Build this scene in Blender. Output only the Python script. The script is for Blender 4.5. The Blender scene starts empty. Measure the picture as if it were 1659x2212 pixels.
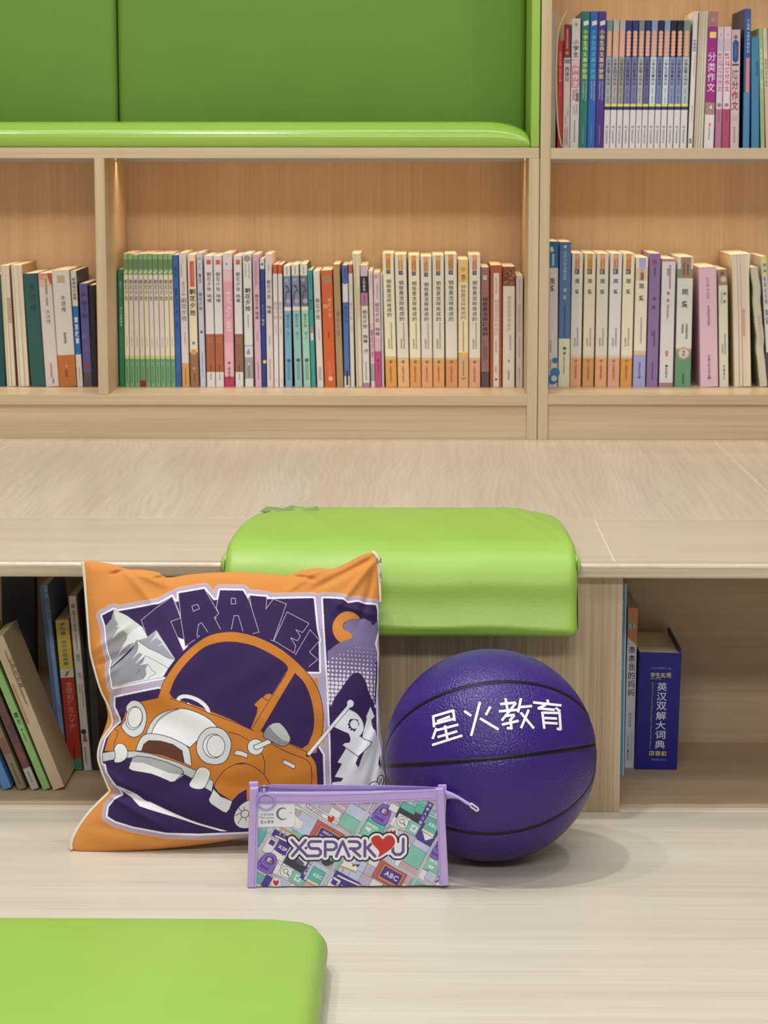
import bpy, bmesh, math, random
import numpy as np
from mathutils import Vector, Matrix

random.seed(7)
S = bpy.context.scene
COL = S.collection

# ------------------------------------------------------------------ camera
F = 5000.0            # focal length in pixels of the 1659 x 2212 frame
EYE = Vector((0.0, 0.0, 0.7993))
PITCH = math.atan((1106 - 340) / F)
YAW = 0.014925
cam_data = bpy.data.cameras.new('camera')
cam = bpy.data.objects.new('camera', cam_data)
COL.objects.link(cam)
cam.location = EYE
cam.rotation_euler = (math.pi / 2 - PITCH, 0, YAW)
cam_data.sensor_fit = 'VERTICAL'
cam_data.sensor_height = 36.0
cam_data.lens = 36.0 * F / 2212.0
cam_data.dof.use_dof = True
cam_data.dof.focus_distance = 2.56
cam_data.dof.aperture_fstop = 22.0
cam_data.clip_start = 0.05
S.camera = cam

# ------------------------------------------------------------------ world, lights, exposure
S.view_settings.view_transform = 'Standard'
S.view_settings.look = 'None'
S.view_settings.gamma = 1.0
S.view_settings.use_curve_mapping = False
S.view_settings.exposure = 0.0

world = bpy.data.worlds.new('room_light')
S.world = world
world.use_nodes = True
wn = world.node_tree.nodes
wn['Background'].inputs[0].default_value = (1.0, 0.99, 0.975, 1)
wn['Background'].inputs[1].default_value = 0.24


def area(name, loc, size, power, color=(1, 0.98, 0.955), aim=(0, 0, -1), shape='DISK', size_y=None, spread=180):
    d = bpy.data.lights.new(name, 'AREA')
    d.shape = shape
    d.size = size
    if size_y:
        d.size_y = size_y
    d.energy = power
    d.color = color
    d.spread = math.radians(spread)
    o = bpy.data.objects.new(name, d)
    COL.objects.link(o)
    o.location = loc
    o.rotation_euler = Vector(aim).to_track_quat('-Z', 'Y').to_euler()
    return o


# ceiling downlights (small) and two wide ceiling panels, plus an added frontal fill
area('ceiling_downlight', (-0.55, 2.36, 2.75), 0.11, 20)
area('ceiling_downlight', (-1.25, 2.30, 2.75), 0.11, 13)
area('ceiling_downlight', (0.95, 2.40, 2.75), 0.11, 8)
area('overhead_soft_light', (0.0, -1.1, 2.6), 2.4, 112, shape='RECTANGLE', size_y=0.6)  # added overhead fill that brightens the forward faces of cushion, pillow and books
area('overhead_soft_light', (0.0, 1.3, 2.8), 1.8, 18, shape='RECTANGLE', size_y=0.5)
area('overhead_soft_light', (-0.2, 3.1, 2.8), 2.4, 21, shape='RECTANGLE', size_y=0.25)


# ------------------------------------------------------------------ helpers: pixels of the photograph to places
def _rot():
    return Matrix.Rotation(YAW, 3, 'Z') @ Matrix.Rotation(math.pi / 2 - PITCH, 3, 'X')


RM = _rot()


def ray(x, y):
    return RM @ Vector(((x - 829.5) / F, (1106 - y) / F, -1.0))


def on_z(x, y, z):
    d = ray(x, y)
    return EYE + d * ((z - EYE.z) / d.z)


def on_y(x, y, Y):
    d = ray(x, y)
    return EYE + d * (Y / d.y)


# ------------------------------------------------------------------ helpers: objects
def tag(o, label, cat, group=None):
    o['label'] = label
    o['category'] = cat
    if group:
        o['group'] = group
    return o


def empty(name, loc=(0, 0, 0), rot=(0, 0, 0)):
    o = bpy.data.objects.new(name, None)
    o.empty_display_size = 0.02
    COL.objects.link(o)
    o.location = loc
    o.rotation_euler = rot
    return o


def mesh_obj(name, verts, faces, mats, parent=None, mi=None, smooth=False):
    me = bpy.data.meshes.new(name)
    me.from_pydata([tuple(v) for v in verts], [], faces)
    for m in (mats if isinstance(mats, (list, tuple)) else [mats]):
        me.materials.append(m)
    if mi:
        me.polygons.foreach_set('material_index', mi)
    if smooth:
        me.polygons.foreach_set('use_smooth', [True] * len(me.polygons))
    me.update()
    o = bpy.data.objects.new(name, me)
    COL.objects.link(o)
    if parent:
        o.parent = parent
    return o


def bevel(o, w=0.001, seg=2):
    m = o.modifiers.new('bevel', 'BEVEL')
    m.width = w
    m.segments = seg
    m.limit_method = 'ANGLE'
    m.angle_limit = math.radians(40)
    return o


def box_geo(x0, x1, y0, y1, z0, z1):
    v = [(x0, y0, z0), (x1, y0, z0), (x1, y1, z0), (x0, y1, z0),
         (x0, y0, z1), (x1, y0, z1), (x1, y1, z1), (x0, y1, z1)]
    f = [(0, 3, 2, 1), (4, 5, 6, 7), (0, 1, 5, 4), (1, 2, 6, 5), (2, 3, 7, 6), (3, 0, 4, 7)]
    return v, f


def board(name, x0, x1, y0, y1, z0, z1, mat, parent=None, bw=0.0008):
    v, f = box_geo(x0, x1, y0, y1, z0, z1)
    o = mesh_obj(name, v, f, mat, parent)
    if bw:
        bevel(o, bw)
    return o


class Geo:
    """collects verts / faces / material slots of ONE part"""
    def __init__(self):
        self.v, self.f, self.m, self.mats, self.key = [], [], [], [], {}

    def slot(self, mat):
        k = mat.name
        if k not in self.key:
            self.key[k] = len(self.mats)
            self.mats.append(mat)
        return self.key[k]

    def add(self, v, f, mat):
        b = len(self.v)
        s = self.slot(mat)
        self.v += [tuple(p) for p in v]
        self.f += [tuple(i + b for i in q) for q in f]
        self.m += [s] * len(f)

    def build(self, name, parent=None, smooth=False):
        return mesh_obj(name, self.v, self.f, self.mats, parent, self.m, smooth)


def tube_geo(pts, r, n=8, closed=False, flat=1.0):
    pts = [Vector(p) for p in pts]
    V, Fc = [], []
    N = len(pts)
    prev = None
    for i, p in enumerate(pts):
        a = pts[(i - 1) % N] if (closed or i > 0) else p
        b = pts[(i + 1) % N] if (closed or i < N - 1) else p
        t = (b - a).normalized()
        if prev is None:
            u = t.orthogonal().normalized()
        else:
            u = (prev - t * prev.dot(t)).normalized()
        prev = u
        w = t.cross(u)
        rr = r[i] if isinstance(r, (list, tuple)) else r
        for k in range(n):
            a_ = 2 * math.pi * k / n
            V.append(p + u * (math.cos(a_) * rr) + w * (math.sin(a_) * rr * flat))
    for i in range(N if closed else N - 1):
        j = (i + 1) % N
        for k in range(n):
            l = (k + 1) % n
            Fc.append((i * n + k, i * n + l, j * n + l, j * n + k))
    if not closed:
        Fc.append(tuple(range(n - 1, -1, -1)))
        Fc.append(tuple((N - 1) * n + k for k in range(n)))
    return V, Fc


def catmull(P, closed=False, n=8):
    P = [np.array(p, float) for p in P]
    N = len(P)
    out = []
    for i in range(N if closed else N - 1):
        p1, p2 = P[i], P[(i + 1) % N]
        p0 = P[(i - 1) % N] if (closed or i > 0) else 2 * p1 - p2
        p3 = P[(i + 2) % N] if (closed or i + 2 < N) else 2 * p2 - p1
        for k in range(n):
            t = k / n
            out.append(0.5 * ((2 * p1) + (-p0 + p2) * t + (2 * p0 - 5 * p1 + 4 * p2 - p3) * t * t
                              + (-p0 + 3 * p1 - 3 * p2 + p3) * t ** 3))
    if not closed:
        out.append(P[-1])
    return [tuple(q) for q in out]


# ------------------------------------------------------------------ helpers: materials
def lin(c):
    r = []
    for v in c[:3]:
        v = v / 255.0
        r.append(v / 12.92 if v <= 0.04045 else ((v + 0.055) / 1.055) ** 2.4)
    return (r[0], r[1], r[2], 1.0)


MATS = {}


def new_mat(name):
    m = bpy.data.materials.new(name)
    m.use_nodes = True
    nt = m.node_tree
    return m, nt, nt.nodes['Principled BSDF']


def plain(rgb, rough=0.5, name='paint', spec=0.5, var=0.05, scale=60, coat=0.0, metal=0.0):
    """one even colour with a faint procedural mottling"""
    k = (tuple(int(v) for v in rgb), rough, spec, var, coat, metal)
    if k in MATS:
        return MATS[k]
    m, nt, b = new_mat('%s_%02x%02x%02x' % ((name,) + k[0]) if False else name)
    c = lin(rgb)
    n = nt.nodes.new('ShaderNodeTexNoise')
    n.inputs['Scale'].default_value = scale
    n.inputs['Detail'].default_value = 2
    tc = nt.nodes.new('ShaderNodeTexCoord')
    nt.links.new(tc.outputs['Object'], n.inputs['Vector'])
    mx = nt.nodes.new('ShaderNodeMix')
    mx.data_type = 'RGBA'
    mx.inputs['A'].default_value = tuple(v * (1 - var) for v in c[:3]) + (1,)
    mx.inputs['B'].default_value = tuple(min(1, v * (1 + var)) for v in c[:3]) + (1,)
    nt.links.new(n.outputs['Fac'], mx.inputs['Factor'])
    nt.links.new(mx.outputs['Result'], b.inputs['Base Color'])
    b.inputs['Roughness'].default_value = rough
    b.inputs['Specular IOR Level'].default_value = spec
    b.inputs['Coat Weight'].default_value = coat
    b.inputs['Metallic'].default_value = metal
    MATS[k] = m
    return m


def wood(name, rgb_a, rgb_b, axis='X', rough=0.4, stretch=40.0, scale=5.0, figure=0.0, bump=0.05, spec=0.5, line=(0, 0)):
    """laminate with a grain that runs along one world axis; figure > 0 adds cathedral waves"""
    m, nt, b = new_mat(name)
    N, L = nt.nodes, nt.links
    tc = N.new('ShaderNodeTexCoord')
    mp = N.new('ShaderNodeMapping')
    sc = [stretch, stretch, stretch]
    sc['XYZ'.index(axis)] = 1.0
    mp.inputs['Scale'].default_value = sc
    L.new(tc.outputs['Object'], mp.inputs['Vector'])
    n1 = N.new('ShaderNodeTexNoise')
    n1.inputs['Scale'].default_value = scale
    n1.inputs['Detail'].default_value = 6
    n1.inputs['Roughness'].default_value = 0.65
    n1.inputs['Distortion'].default_value = 0.3
    L.new(mp.outputs['Vector'], n1.inputs['Vector'])
    fac = n1.outputs['Fac']
    # broad bands
    mp2 = N.new('ShaderNodeMapping')
    mp2.inputs['Scale'].default_value = [v if v == 1.0 else v * 0.22 for v in sc]
    L.new(tc.outputs['Object'], mp2.inputs['Vector'])
    n2 = N.new('ShaderNodeTexNoise')
    n2.inputs['Scale'].default_value = scale * 0.6
    n2.inputs['Detail'].default_value = 3
    L.new(mp2.outputs['Vector'], n2.inputs['Vector'])
    add = N.new('ShaderNodeMath')
    add.operation = 'MULTIPLY_ADD'
    L.new(n2.outputs['Fac'], add.inputs[0])
    add.inputs[1].default_value = 0.7
    L.new(fac, add.inputs[2])
    val = add.outputs[0]
    lo, hi = 0.60, 1.10
    if figure:
        # wavy cathedral figure
        d = N.new('ShaderNodeTexNoise')
        d.inputs['Scale'].default_value = 4.2
        d.inputs['Detail'].default_value = 2
        mp3 = N.new('ShaderNodeMapping')
        s3 = [1.0, 1.0, 1.0]
        s3['XYZ'.index(axis)] = 0.30
        mp3.inputs['Scale'].default_value = s3
        L.new(tc.outputs['Object'], mp3.inputs['Vector'])
        L.new(mp3.outputs['Vector'], d.inputs['Vector'])
        sx = N.new('ShaderNodeSeparateXYZ')
        L.new(tc.outputs['Object'], sx.inputs[0])
        ph = N.new('ShaderNodeMath')
        ph.operation = 'MULTIPLY'
        ph.inputs[1].default_value = 620.0
        L.new(sx.outputs['X'], ph.inputs[0])
        mul = N.new('ShaderNodeMath')
        mul.operation = 'MULTIPLY_ADD'
        mul.inputs[1].default_value = 115.0
        L.new(d.outputs['Fac'], mul.inputs[0])
        L.new(ph.outputs[0], mul.inputs[2])
        sn = N.new('ShaderNodeMath')
        sn.operation = 'SINE'
        L.new(mul.outputs[0], sn.inputs[0])
        # break the waves up
        br = N.new('ShaderNodeMath')
        br.operation = 'MULTIPLY'
        L.new(sn.outputs[0], br.inputs[0])
        L.new(n2.outputs['Fac'], br.inputs[1])
        ma = N.new('ShaderNodeMath')
        ma.operation = 'MULTIPLY_ADD'
        ma.inputs[1].default_value = figure
        L.new(br.outputs[0], ma.inputs[0])
        L.new(val, ma.inputs[2])
        val = ma.outputs[0]
    mr = N.new('ShaderNodeMapRange')
    mr.inputs['From Min'].default_value = lo
    mr.inputs['From Max'].default_value = hi
    L.new(val, mr.inputs['Value'])
    mx = N.new('ShaderNodeMix')
    mx.data_type = 'RGBA'
    mx.inputs['A'].default_value = lin(rgb_a)
    mx.inputs['B'].default_value = lin(rgb_b)
    L.new(mr.outputs['Result'], mx.inputs['Factor'])
    L.new(mx.outputs['Result'], b.inputs['Base Color'])
    b.inputs['Roughness'].default_value = rough
    b.inputs['Specular IOR Level'].default_value = spec
    bp = N.new('ShaderNodeBump')
    bp.inputs['Strength'].default_value = bump
    bp.inputs['Distance'].default_value = 0.001
    L.new(mr.outputs['Result'], bp.inputs['Height'])
    L.new(bp.outputs['Normal'], b.inputs['Normal'])
    return m


def leather(name, rgb, rough=0.4, scale=600, bump=0.2, spec=0.5, distance=0.0006):
    """pebbled artificial leather"""
    m, nt, b = new_mat(name)
    N, L = nt.nodes, nt.links
    tc = N.new('ShaderNodeTexCoord')
    vo = N.new('ShaderNodeTexVoronoi')
    vo.feature = 'SMOOTH_F1'
    vo.inputs['Scale'].default_value = scale
    L.new(tc.outputs['Object'], vo.inputs['Vector'])
    inv = N.new('ShaderNodeMath')
    inv.operation = 'SUBTRACT'
    inv.inputs[0].default_value = 1.0
    L.new(vo.outputs['Distance'], inv.inputs[1])
    bp = N.new('ShaderNodeBump')
    bp.inputs['Strength'].default_value = bump
    bp.inputs['Distance'].default_value = distance
    L.new(inv.outputs[0], bp.inputs['Height'])
    L.new(bp.outputs['Normal'], b.inputs['Normal'])
    n = N.new('ShaderNodeTexNoise')
    n.inputs['Scale'].default_value = 9
    L.new(tc.outputs['Object'], n.inputs['Vector'])
    c = lin(rgb)
    mx = N.new('ShaderNodeMix')
    mx.data_type = 'RGBA'
    mx.inputs['A'].default_value = tuple(v * 0.95 for v in c[:3]) + (1,)
    mx.inputs['B'].default_value = tuple(min(1, v * 1.05) for v in c[:3]) + (1,)
    L.new(n.outputs['Fac'], mx.inputs['Factor'])
    L.new(mx.outputs['Result'], b.inputs['Base Color'])
    b.inputs['Roughness'].default_value = rough
    b.inputs['Specular IOR Level'].default_value = spec
    return m


def vcol(name, rough=0.6, bump=0.0, coat=0.0, weave=0, spec=0.4):
    """print carried by the mesh itself (colour attribute 'print')"""
    m, nt, b = new_mat(name)
    N, L = nt.nodes, nt.links
    a = N.new('ShaderNodeAttribute')
    a.attribute_name = 'print'
    L.new(a.outputs['Color'], b.inputs['Base Color'])
    b.inputs['Roughness'].default_value = rough
    b.inputs['Specular IOR Level'].default_value = spec
    b.inputs['Coat Weight'].default_value = coat
    b.inputs['Coat Roughness'].default_value = 0.08
    if bump:
        tc = N.new('ShaderNodeTexCoord')
        n = N.new('ShaderNodeTexNoise')
        n.inputs['Scale'].default_value = weave
        n.inputs['Detail'].default_value = 3
        L.new(tc.outputs['Object'], n.inputs['Vector'])
        bp = N.new('ShaderNodeBump')
        bp.inputs['Strength'].default_value = bump
        bp.inputs['Distance'].default_value = 0.0006
        L.new(n.outputs['Fac'], bp.inputs['Height'])
        L.new(bp.outputs['Normal'], b.inputs['Normal'])
    return m


def glow(name, rgb, power):
    m, nt, b = new_mat(name)
    b.inputs['Base Color'].default_value = lin(rgb)
    b.inputs['Emission Color'].default_value = lin(rgb)
    b.inputs['Emission Strength'].default_value = power
    return m


# ------------------------------------------------------------------ helpers: lettering (glyph outlines as triangles)
GLY = {}


def glyph(ch, bold=0.0):
    """2-D vertices (unit em), faces and advance of one character"""
    k = (ch, bold)
    if k in GLY:
        return GLY[k]
    c = bpy.data.curves.new('letter', 'FONT')
    c.body = ch
    c.resolution_u = 2
    c.offset = bold
    c.fill_mode = 'BOTH'
    o = bpy.data.objects.new('letter', c)
    COL.objects.link(o)
    dg = bpy.context.evaluated_depsgraph_get()
    dg.update()
    me = o.evaluated_get(dg).to_mesh()
    v = [(p.co.x, p.co.y) for p in me.vertices]
    f = [tuple(p.vertices) for p in me.polygons]
    o.evaluated_get(dg).to_mesh_clear()
    bpy.data.objects.remove(o)
    bpy.data.curves.remove(c)
    if v:
        xs = [p[0] for p in v]
        ys = [p[1] for p in v]
        bb = (min(xs), max(xs), min(ys), max(ys))
    else:
        bb = (0, 0.3, 0, 0.3)
    GLY[k] = (v, f, bb)
    return GLY[k]


def text_column(s, cx, ytop, ybot, w, bold=0.0, fillh=0.86):
    """characters stacked top to bottom; returns verts2d, faces in the caller's 2-D frame"""
    V, Fc = [], []
    n = len(s)
    cell = (ytop - ybot) / n
    for i, ch in enumerate(s):
        if ch == ' ':
            continue
        v, f, bb = glyph(ch, bold)
        cy = ytop - cell * (i + 0.5)
        if ch in '·.•':
            sc = cell * 0.9
        else:
            sx = w / max(bb[1] - bb[0], 0.55)
            sy = cell * fillh / max(bb[3] - bb[2], 0.55)
            sc = (sx, sy)
        if not isinstance(sc, tuple):
            sc = (sc, sc)
        mx, my = (bb[0] + bb[1]) / 2, (bb[2] + bb[3]) / 2
        b = len(V)
        V += [(cx + (p[0] - mx) * sc[0], cy + (p[1] - my) * sc[1]) for p in v]
        Fc += [tuple(q + b for q in g) for g in f]
    return V, Fc


def text_line(s, bold=0.0, gap=0.06):
    """characters left to right on a baseline, unit em; returns verts2d, faces, width"""
    V, Fc, x = [], [], 0.0
    for ch in s:
        if ch == ' ':
            x += 0.3
            continue
        v, f, bb = glyph(ch, bold)
        b = len(V)
        V += [(p[0] - bb[0] + x, p[1]) for p in v]
        Fc += [tuple(q + b for q in g) for g in f]
        x += bb[1] - bb[0] + gap
    return V, Fc, x - gap


# ------------------------------------------------------------------ the setting and the furniture
YP = 2.774          # face of the low cabinet panel
YC = 2.754          # front edge of the step top
ZC = 0.3145         # top of the step
YS = 3.999          # face of the bookcases
T = 0.0185          # board thickness

M_floor = wood('pale_oak_floor', (197, 186, 168), (214, 205, 190), 'X', rough=0.38, stretch=70, scale=2.2, bump=0.03)
M_step = wood('pale_oak_step', (194, 178, 156), (212, 198, 178), 'Y', rough=0.30, stretch=30, scale=3, figure=0.16, bump=0.02)
M_step_front = wood('pale_oak_step_front', (190, 175, 152), (208, 195, 173), 'X', rough=0.30, stretch=60, scale=2.5, bump=0.02)
M_nose = wood('pale_oak_nosing', (172, 154, 128), (212, 198, 176), 'X', rough=0.16, stretch=200, scale=2, bump=0.3, spec=0.8)
M_oakv = wood('oak_upright', (186, 164, 130), (206, 186, 154), 'Z', rough=0.45, stretch=90, scale=2, bump=0.05)
M_oakh = wood('oak_shelf', (186, 164, 130), (206, 186, 154), 'X', rough=0.38, stretch=90, scale=2, bump=0.05)
M_back = wood('oak_back_panel', (184, 160, 126), (204, 182, 150), 'Z', rough=0.5, stretch=60, scale=2.4, bump=0.03)
M_panel = wood('oak_cabinet_panel', (160, 137, 106), (206, 186, 155), 'Z', rough=0.5, stretch=130, scale=2.6, bump=0.12)
M_cubby = wood('oak_cubby_lining', (178, 154, 126), (198, 176, 148), 'X', rough=0.5, stretch=50, scale=2.5, bump=0.03)
M_grout = plain((226, 212, 190), 0.5, 'seam_filler')
M_green = leather('green_leatherette', (147, 186, 74), rough=0.42, scale=420, bump=0.22)
M_green_shaded = leather('green_leatherette_shaded', (102, 140, 46), rough=0.55, scale=420, bump=0.12)  # same leatherette, with the nook's shade put into a darker base colour

# platform
fl = board('floor', -3.0, 3.0, -2.5, 3.15, -0.06, 0.0, M_floor, bw=0)
fl['kind'] = 'structure'
# walls of the room behind the furniture
w = board('wall_back', -3.0, 3.0, 4.40, 4.46, 0.0, 2.9, plain((225, 220, 208), 0.8, 'wall_paint'), bw=0)
w['kind'] = 'structure'


def rounded_front(name, x0, x1, y0, y1, z0, z1, r, mat, parent=None):
    """board whose front edge (towards -Y) is a rounded nosing"""
    prof = [(y1, z0), (y1, z1)]
    n = 8
    for i in range(n + 1):
        a = math.pi / 2 * i / n
        prof.append((y0 + r - r * math.sin(a), z1 - r + r * math.cos(a)))
    for i in range(n + 1):
        a = math.pi / 2 * i / n
        prof.append((y0 + r * 0.6 - r * 0.6 * math.cos(a), z0 + r * 0.6 - r * 0.6 * math.sin(a)))
    V = [(x0, p[0], p[1]) for p in prof] + [(x1, p[0], p[1]) for p in prof]
    k = len(prof)
    Fc = [(i, (i + 1) % k, k + (i + 1) % k, k + i) for i in range(k)]
    Fc += [tuple(range(k - 1, -1, -1)), tuple(range(k, 2 * k))]
    return mesh_obj(name, V, Fc, mat, parent, smooth=False)


# --- the low step: top boards, nosing, carcass with open cubbies
step = empty('step_cabinet', (0, YP, 0))
tag(step, 'long low pale oak step with open cubbies, carrying the green draped cushion', 'cabinet')


def child(o, root):
    o.parent = root
    o.matrix_parent_inverse = Matrix.Translation(-Vector(root.location))
    return o


X0, X1 = -1.6, 1.6
YM = 3.108
xs_front = [X0, on_z(1306, 1168, ZC).x, X1]
for a, b in zip(xs_front[:-1], xs_front[1:]):
    child(board('top_board', a + 0.0006, b - 0.0006, YC + 0.013, YM - 0.0007, ZC - T, ZC, M_step_front, bw=0.0005), step)
xs_back = [X0, -0.70, 0.512, X1]
for a, b in zip(xs_back[:-1], xs_back[1:]):
    child(board('top_board', a + 0.0006, b - 0.0006, YM + 0.0007, YS + 0.03, ZC - T, ZC, M_step, bw=0.0005), step)
child(board('seam', X0, X1, YM - 0.0007, YM + 0.0007, ZC - T, ZC - 0.0002, M_grout, bw=0), step)
child(board('seam', xs_front[1] - 0.0008, xs_front[1] + 0.0008, YC + 0.013, YM, ZC - T, ZC - 0.0002, M_grout, bw=0), step)
for x in xs_back[1:3]:
    child(board('seam', x - 0.0012, x + 0.0012, YM, YS - 0.001, ZC - T, ZC - 0.0002, M_grout, bw=0), step)
nz = child(rounded_front('nosing', X0, X1, YC, YC + 0.013, ZC - T + 0.0005, ZC + 0.0004, 0.006, M_nose), step)
XPL = -0.20
XPR = on_z(1338, 1754, 0).x
child(board('front_panel', XPL, XPR, YP, YP + T, 0.0, ZC - T, M_panel), step)
for x in (XPL - T * 0 , XPR - T):
    child(board('divider', x, x + T, YP + T, 3.11, 0.0, ZC - T, M_cubby), step)
child(board('back_panel', X0, X1, 3.11, 3.12, 0.0, ZC - T, M_cubby, bw=0), step)
for a, b in ((XPR, X1), (X0, XPL)):
    child(board('bottom_board', a, b, YP + 0.022, 3.11, 0.0, 0.003, M_cubby, bw=0.0004), step)
child(board('seam', XPR, X1, YP + 0.004, YP + 0.0065, -0.0002, 0.0008, M_grout, bw=0), step)
child(board('seam', X0, XPL, YP + 0.004, YP + 0.0065, -0.0002, 0.0008, M_grout, bw=0), step)

# --- reading nook unit with one row of books below the bench (left of the tall bookcase)
nook = empty('nook_bookcase', (0, YS, ZC))
tag(nook, 'pale oak low bookcase under the green nook bench, with warm lit bays', 'bookcase')
YB = YS + 0.30       # face of back panels
ZSH = 0.3920         # top of the book floor
ZPL = 0.7978         # underside of bench plank
ZPT = 0.8158
XD0, XD1 = -0.5560, -0.5385
XR0, XR1, XR2 = 0.1880, 0.2065, 0.2245
child(board('bench_plank', -1.6, XR1 - 0.0012, YS, YB + 0.05, ZPL, ZPT, M_oakh), nook)
child(board('divider', XD0, XD1, YS, YB, ZSH, ZPL, M_oakv), nook)
child(board('side_panel', XR0, XR1 - 0.0006, YS, YB, ZC, ZPL, M_oakv), nook)
child(board('shelf_board', -1.6, XR0, YS, YB, ZSH - T, ZSH, M_oakh), nook)
child(board('plinth', -1.6, XR0, YS + 0.004, YS + 0.022, ZC, ZSH - T, M_oakh), nook)
child(board('back_panel', -1.6, XR0, YB, YB + 0.009, ZC, ZPL, M_back, bw=0), nook)
M_led = glow('led_strip_glow', (255, 196, 130), 3.0)
M_alu = plain((190, 188, 182), 0.35, 'led_profile_metal', metal=0.8)


def led(a, b, y, z):
    area('led_strip_light', ((a + b) / 2, y, z), (b - a) * 0.995, 0.92 * (b - a), color=(1, 0.73, 0.48), aim=(0, 0.12, -1), shape='RECTANGLE', size_y=0.006, spread=105)


for a, b in ((XD1, XR0), (-1.6, XD0)):
    ls = child(board('light_strip', a + 0.0004, b - 0.0004, YS + 0.150, YS + 0.158, ZPL - 0.004, ZPL - 0.0002, M_led, bw=0), nook)
    child(board('strip_holder', a + 0.001, b - 0.001, YS + 0.146, YS + 0.1498, ZPL - 0.006, ZPL, M_alu, bw=0), nook)
    led(a, b, YS + 0.154, ZPL - 0.0046)

# --- tall bookcase on the right
tall = empty('tall_bookcase', (XR1, YS, ZC))
tag(tall, 'tall pale oak bookcase at the right with two rows of books', 'bookcase')
ZS1, ZS2 = 0.3935, 0.8150
child(board('side_panel', XR1 + 0.0006, XR2, YS, YB, ZC, 1.60, M_oakv), tall)
child(board('side_panel', 1.42, 1.42 + T, YS, YB, ZC, 1.60, M_oakv), tall)
for z in (ZS1, ZS2, 1.2365):
    child(board('shelf_board', XR2, 1.42, YS + 0.001, YB, z - T, z, M_oakh), tall)
child(board('top_board', XR2, 1.42, YS, YB, 1.60 - T, 1.60, M_oakh), tall)
child(board('plinth', XR2, 1.42, YS + 0.004, YS + 0.022, ZC, ZS1 - T, M_oakh), tall)
child(board('back_panel', XR2, 1.42, YB, YB + 0.009, ZC, 1.60, M_back, bw=0), tall)
for z in (ZS2 - T, 1.2365 - T):
    child(board('light_strip', XR2 + 0.0004, 1.42, YS + 0.150, YS + 0.158, z - 0.004, z - 0.0002, M_led, bw=0), tall)
    child(board('strip_holder', XR2 + 0.001, 1.42, YS + 0.146, YS + 0.1498, z - 0.006, z, M_alu, bw=0), tall)
    led(XR2, 1.42, YS + 0.154, z - 0.0046)


# --- upholstery
def rbox(name, x0, x1, y0, y1, z0, z1, r, mat, parent=None, n=10, bulge=(0, 0, 0), seg=None):
    """padded block: rounded edges of radius r, faces bulged by bulge (x, y, z) metres"""
    V, Fc, idx = [], [], {}
    hx, hy, hz = (x1 - x0) / 2, (y1 - y0) / 2, (z1 - z0) / 2
    c = Vector(((x0 + x1) / 2, (y0 + y1) / 2, (z0 + z1) / 2))

    def axis_pts(h):
        rr = min(r, h * 0.999)
        e = [-h + rr * (1 - math.cos(math.pi / 2 * i / 5)) for i in range(5)]
        m = [-h + rr + (2 * h - 2 * rr) * i / n for i in range(n + 1)]
        return e + m + [-q for q in reversed(e)]

    A = [axis_pts(hx), axis_pts(hy), axis_pts(hz)]
    H = (hx, hy, hz)

    def vert(p):
        k = tuple(round(q, 6) for q in p)
        if k in idx:
            return idx[k]
        q = [max(-h + min(r, h), min(h - min(r, h), a)) for a, h in zip(p, H)]
        d = Vector(p) - Vector(q)
        if d.length > 1e-9:
            d = d.normalized() * r
        w_ = Vector(q) + d
        g = [1 - (p[i] / H[i]) ** 2 for i in range(3)]
        sgn = [w_[i] / H[i] for i in range(3)]
        w_ += Vector((sgn[0] * bulge[0] * g[1] * g[2], sgn[1] * bulge[1] * g[0] * g[2], sgn[2] * bulge[2] * g[0] * g[1]))
        V.append(w_ + c)
        idx[k] = len(V) - 1
        return idx[k]

    for ax in range(3):
        u, v = [(1, 2), (2, 0), (0, 1)][ax]
        for s in (-1, 1):
            for i in range(len(A[u]) - 1):
                for j in range(len(A[v]) - 1):
                    q = []
                    for (ii, jj) in ((i, j), (i + 1, j), (i + 1, j + 1), (i, j + 1)):
                        p = [0, 0, 0]
                        p[ax] = s * H[ax]
                        p[u] = A[u][ii]
                        p[v] = A[v][jj]
                        q.append(vert(p))
                    if len(set(q)) == 4:
                        Fc.append(tuple(q) if s > 0 else tuple(reversed(q)))
    return mesh_obj(name, V, Fc, mat, parent, smooth=True)


YBP = YS + 0.205     # face of the back pads
XSEAM = on_y(253, 130, YBP).x
XSP = on_y(1137, 150, YBP).x
bp = rbox('back_pad', XSEAM + 0.0008, on_y(1148, 150, YS).x - 0.0004, YBP, YBP + 0.07, ZPT + 0.02, 1.50, 0.012, M_green_shaded, bulge=(0, 0.012, 0))
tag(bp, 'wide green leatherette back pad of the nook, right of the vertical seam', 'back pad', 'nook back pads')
bp = rbox('back_pad', XSEAM - 0.95, XSEAM - 0.0008, YBP, YBP + 0.07, ZPT + 0.02, 1.50, 0.012, M_green_shaded, bulge=(0, 0.012, 0))
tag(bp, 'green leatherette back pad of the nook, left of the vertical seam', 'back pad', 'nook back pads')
sp = rbox('side_pad', on_y(1148, 150, YS).x, XR1 - 0.0012, YS + 0.002, YBP + 0.07, ZPT + 0.0005, 1.50, 0.002, M_green)
tag(sp, 'narrow green leatherette side pad standing against the tall bookcase', 'side pad')

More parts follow.
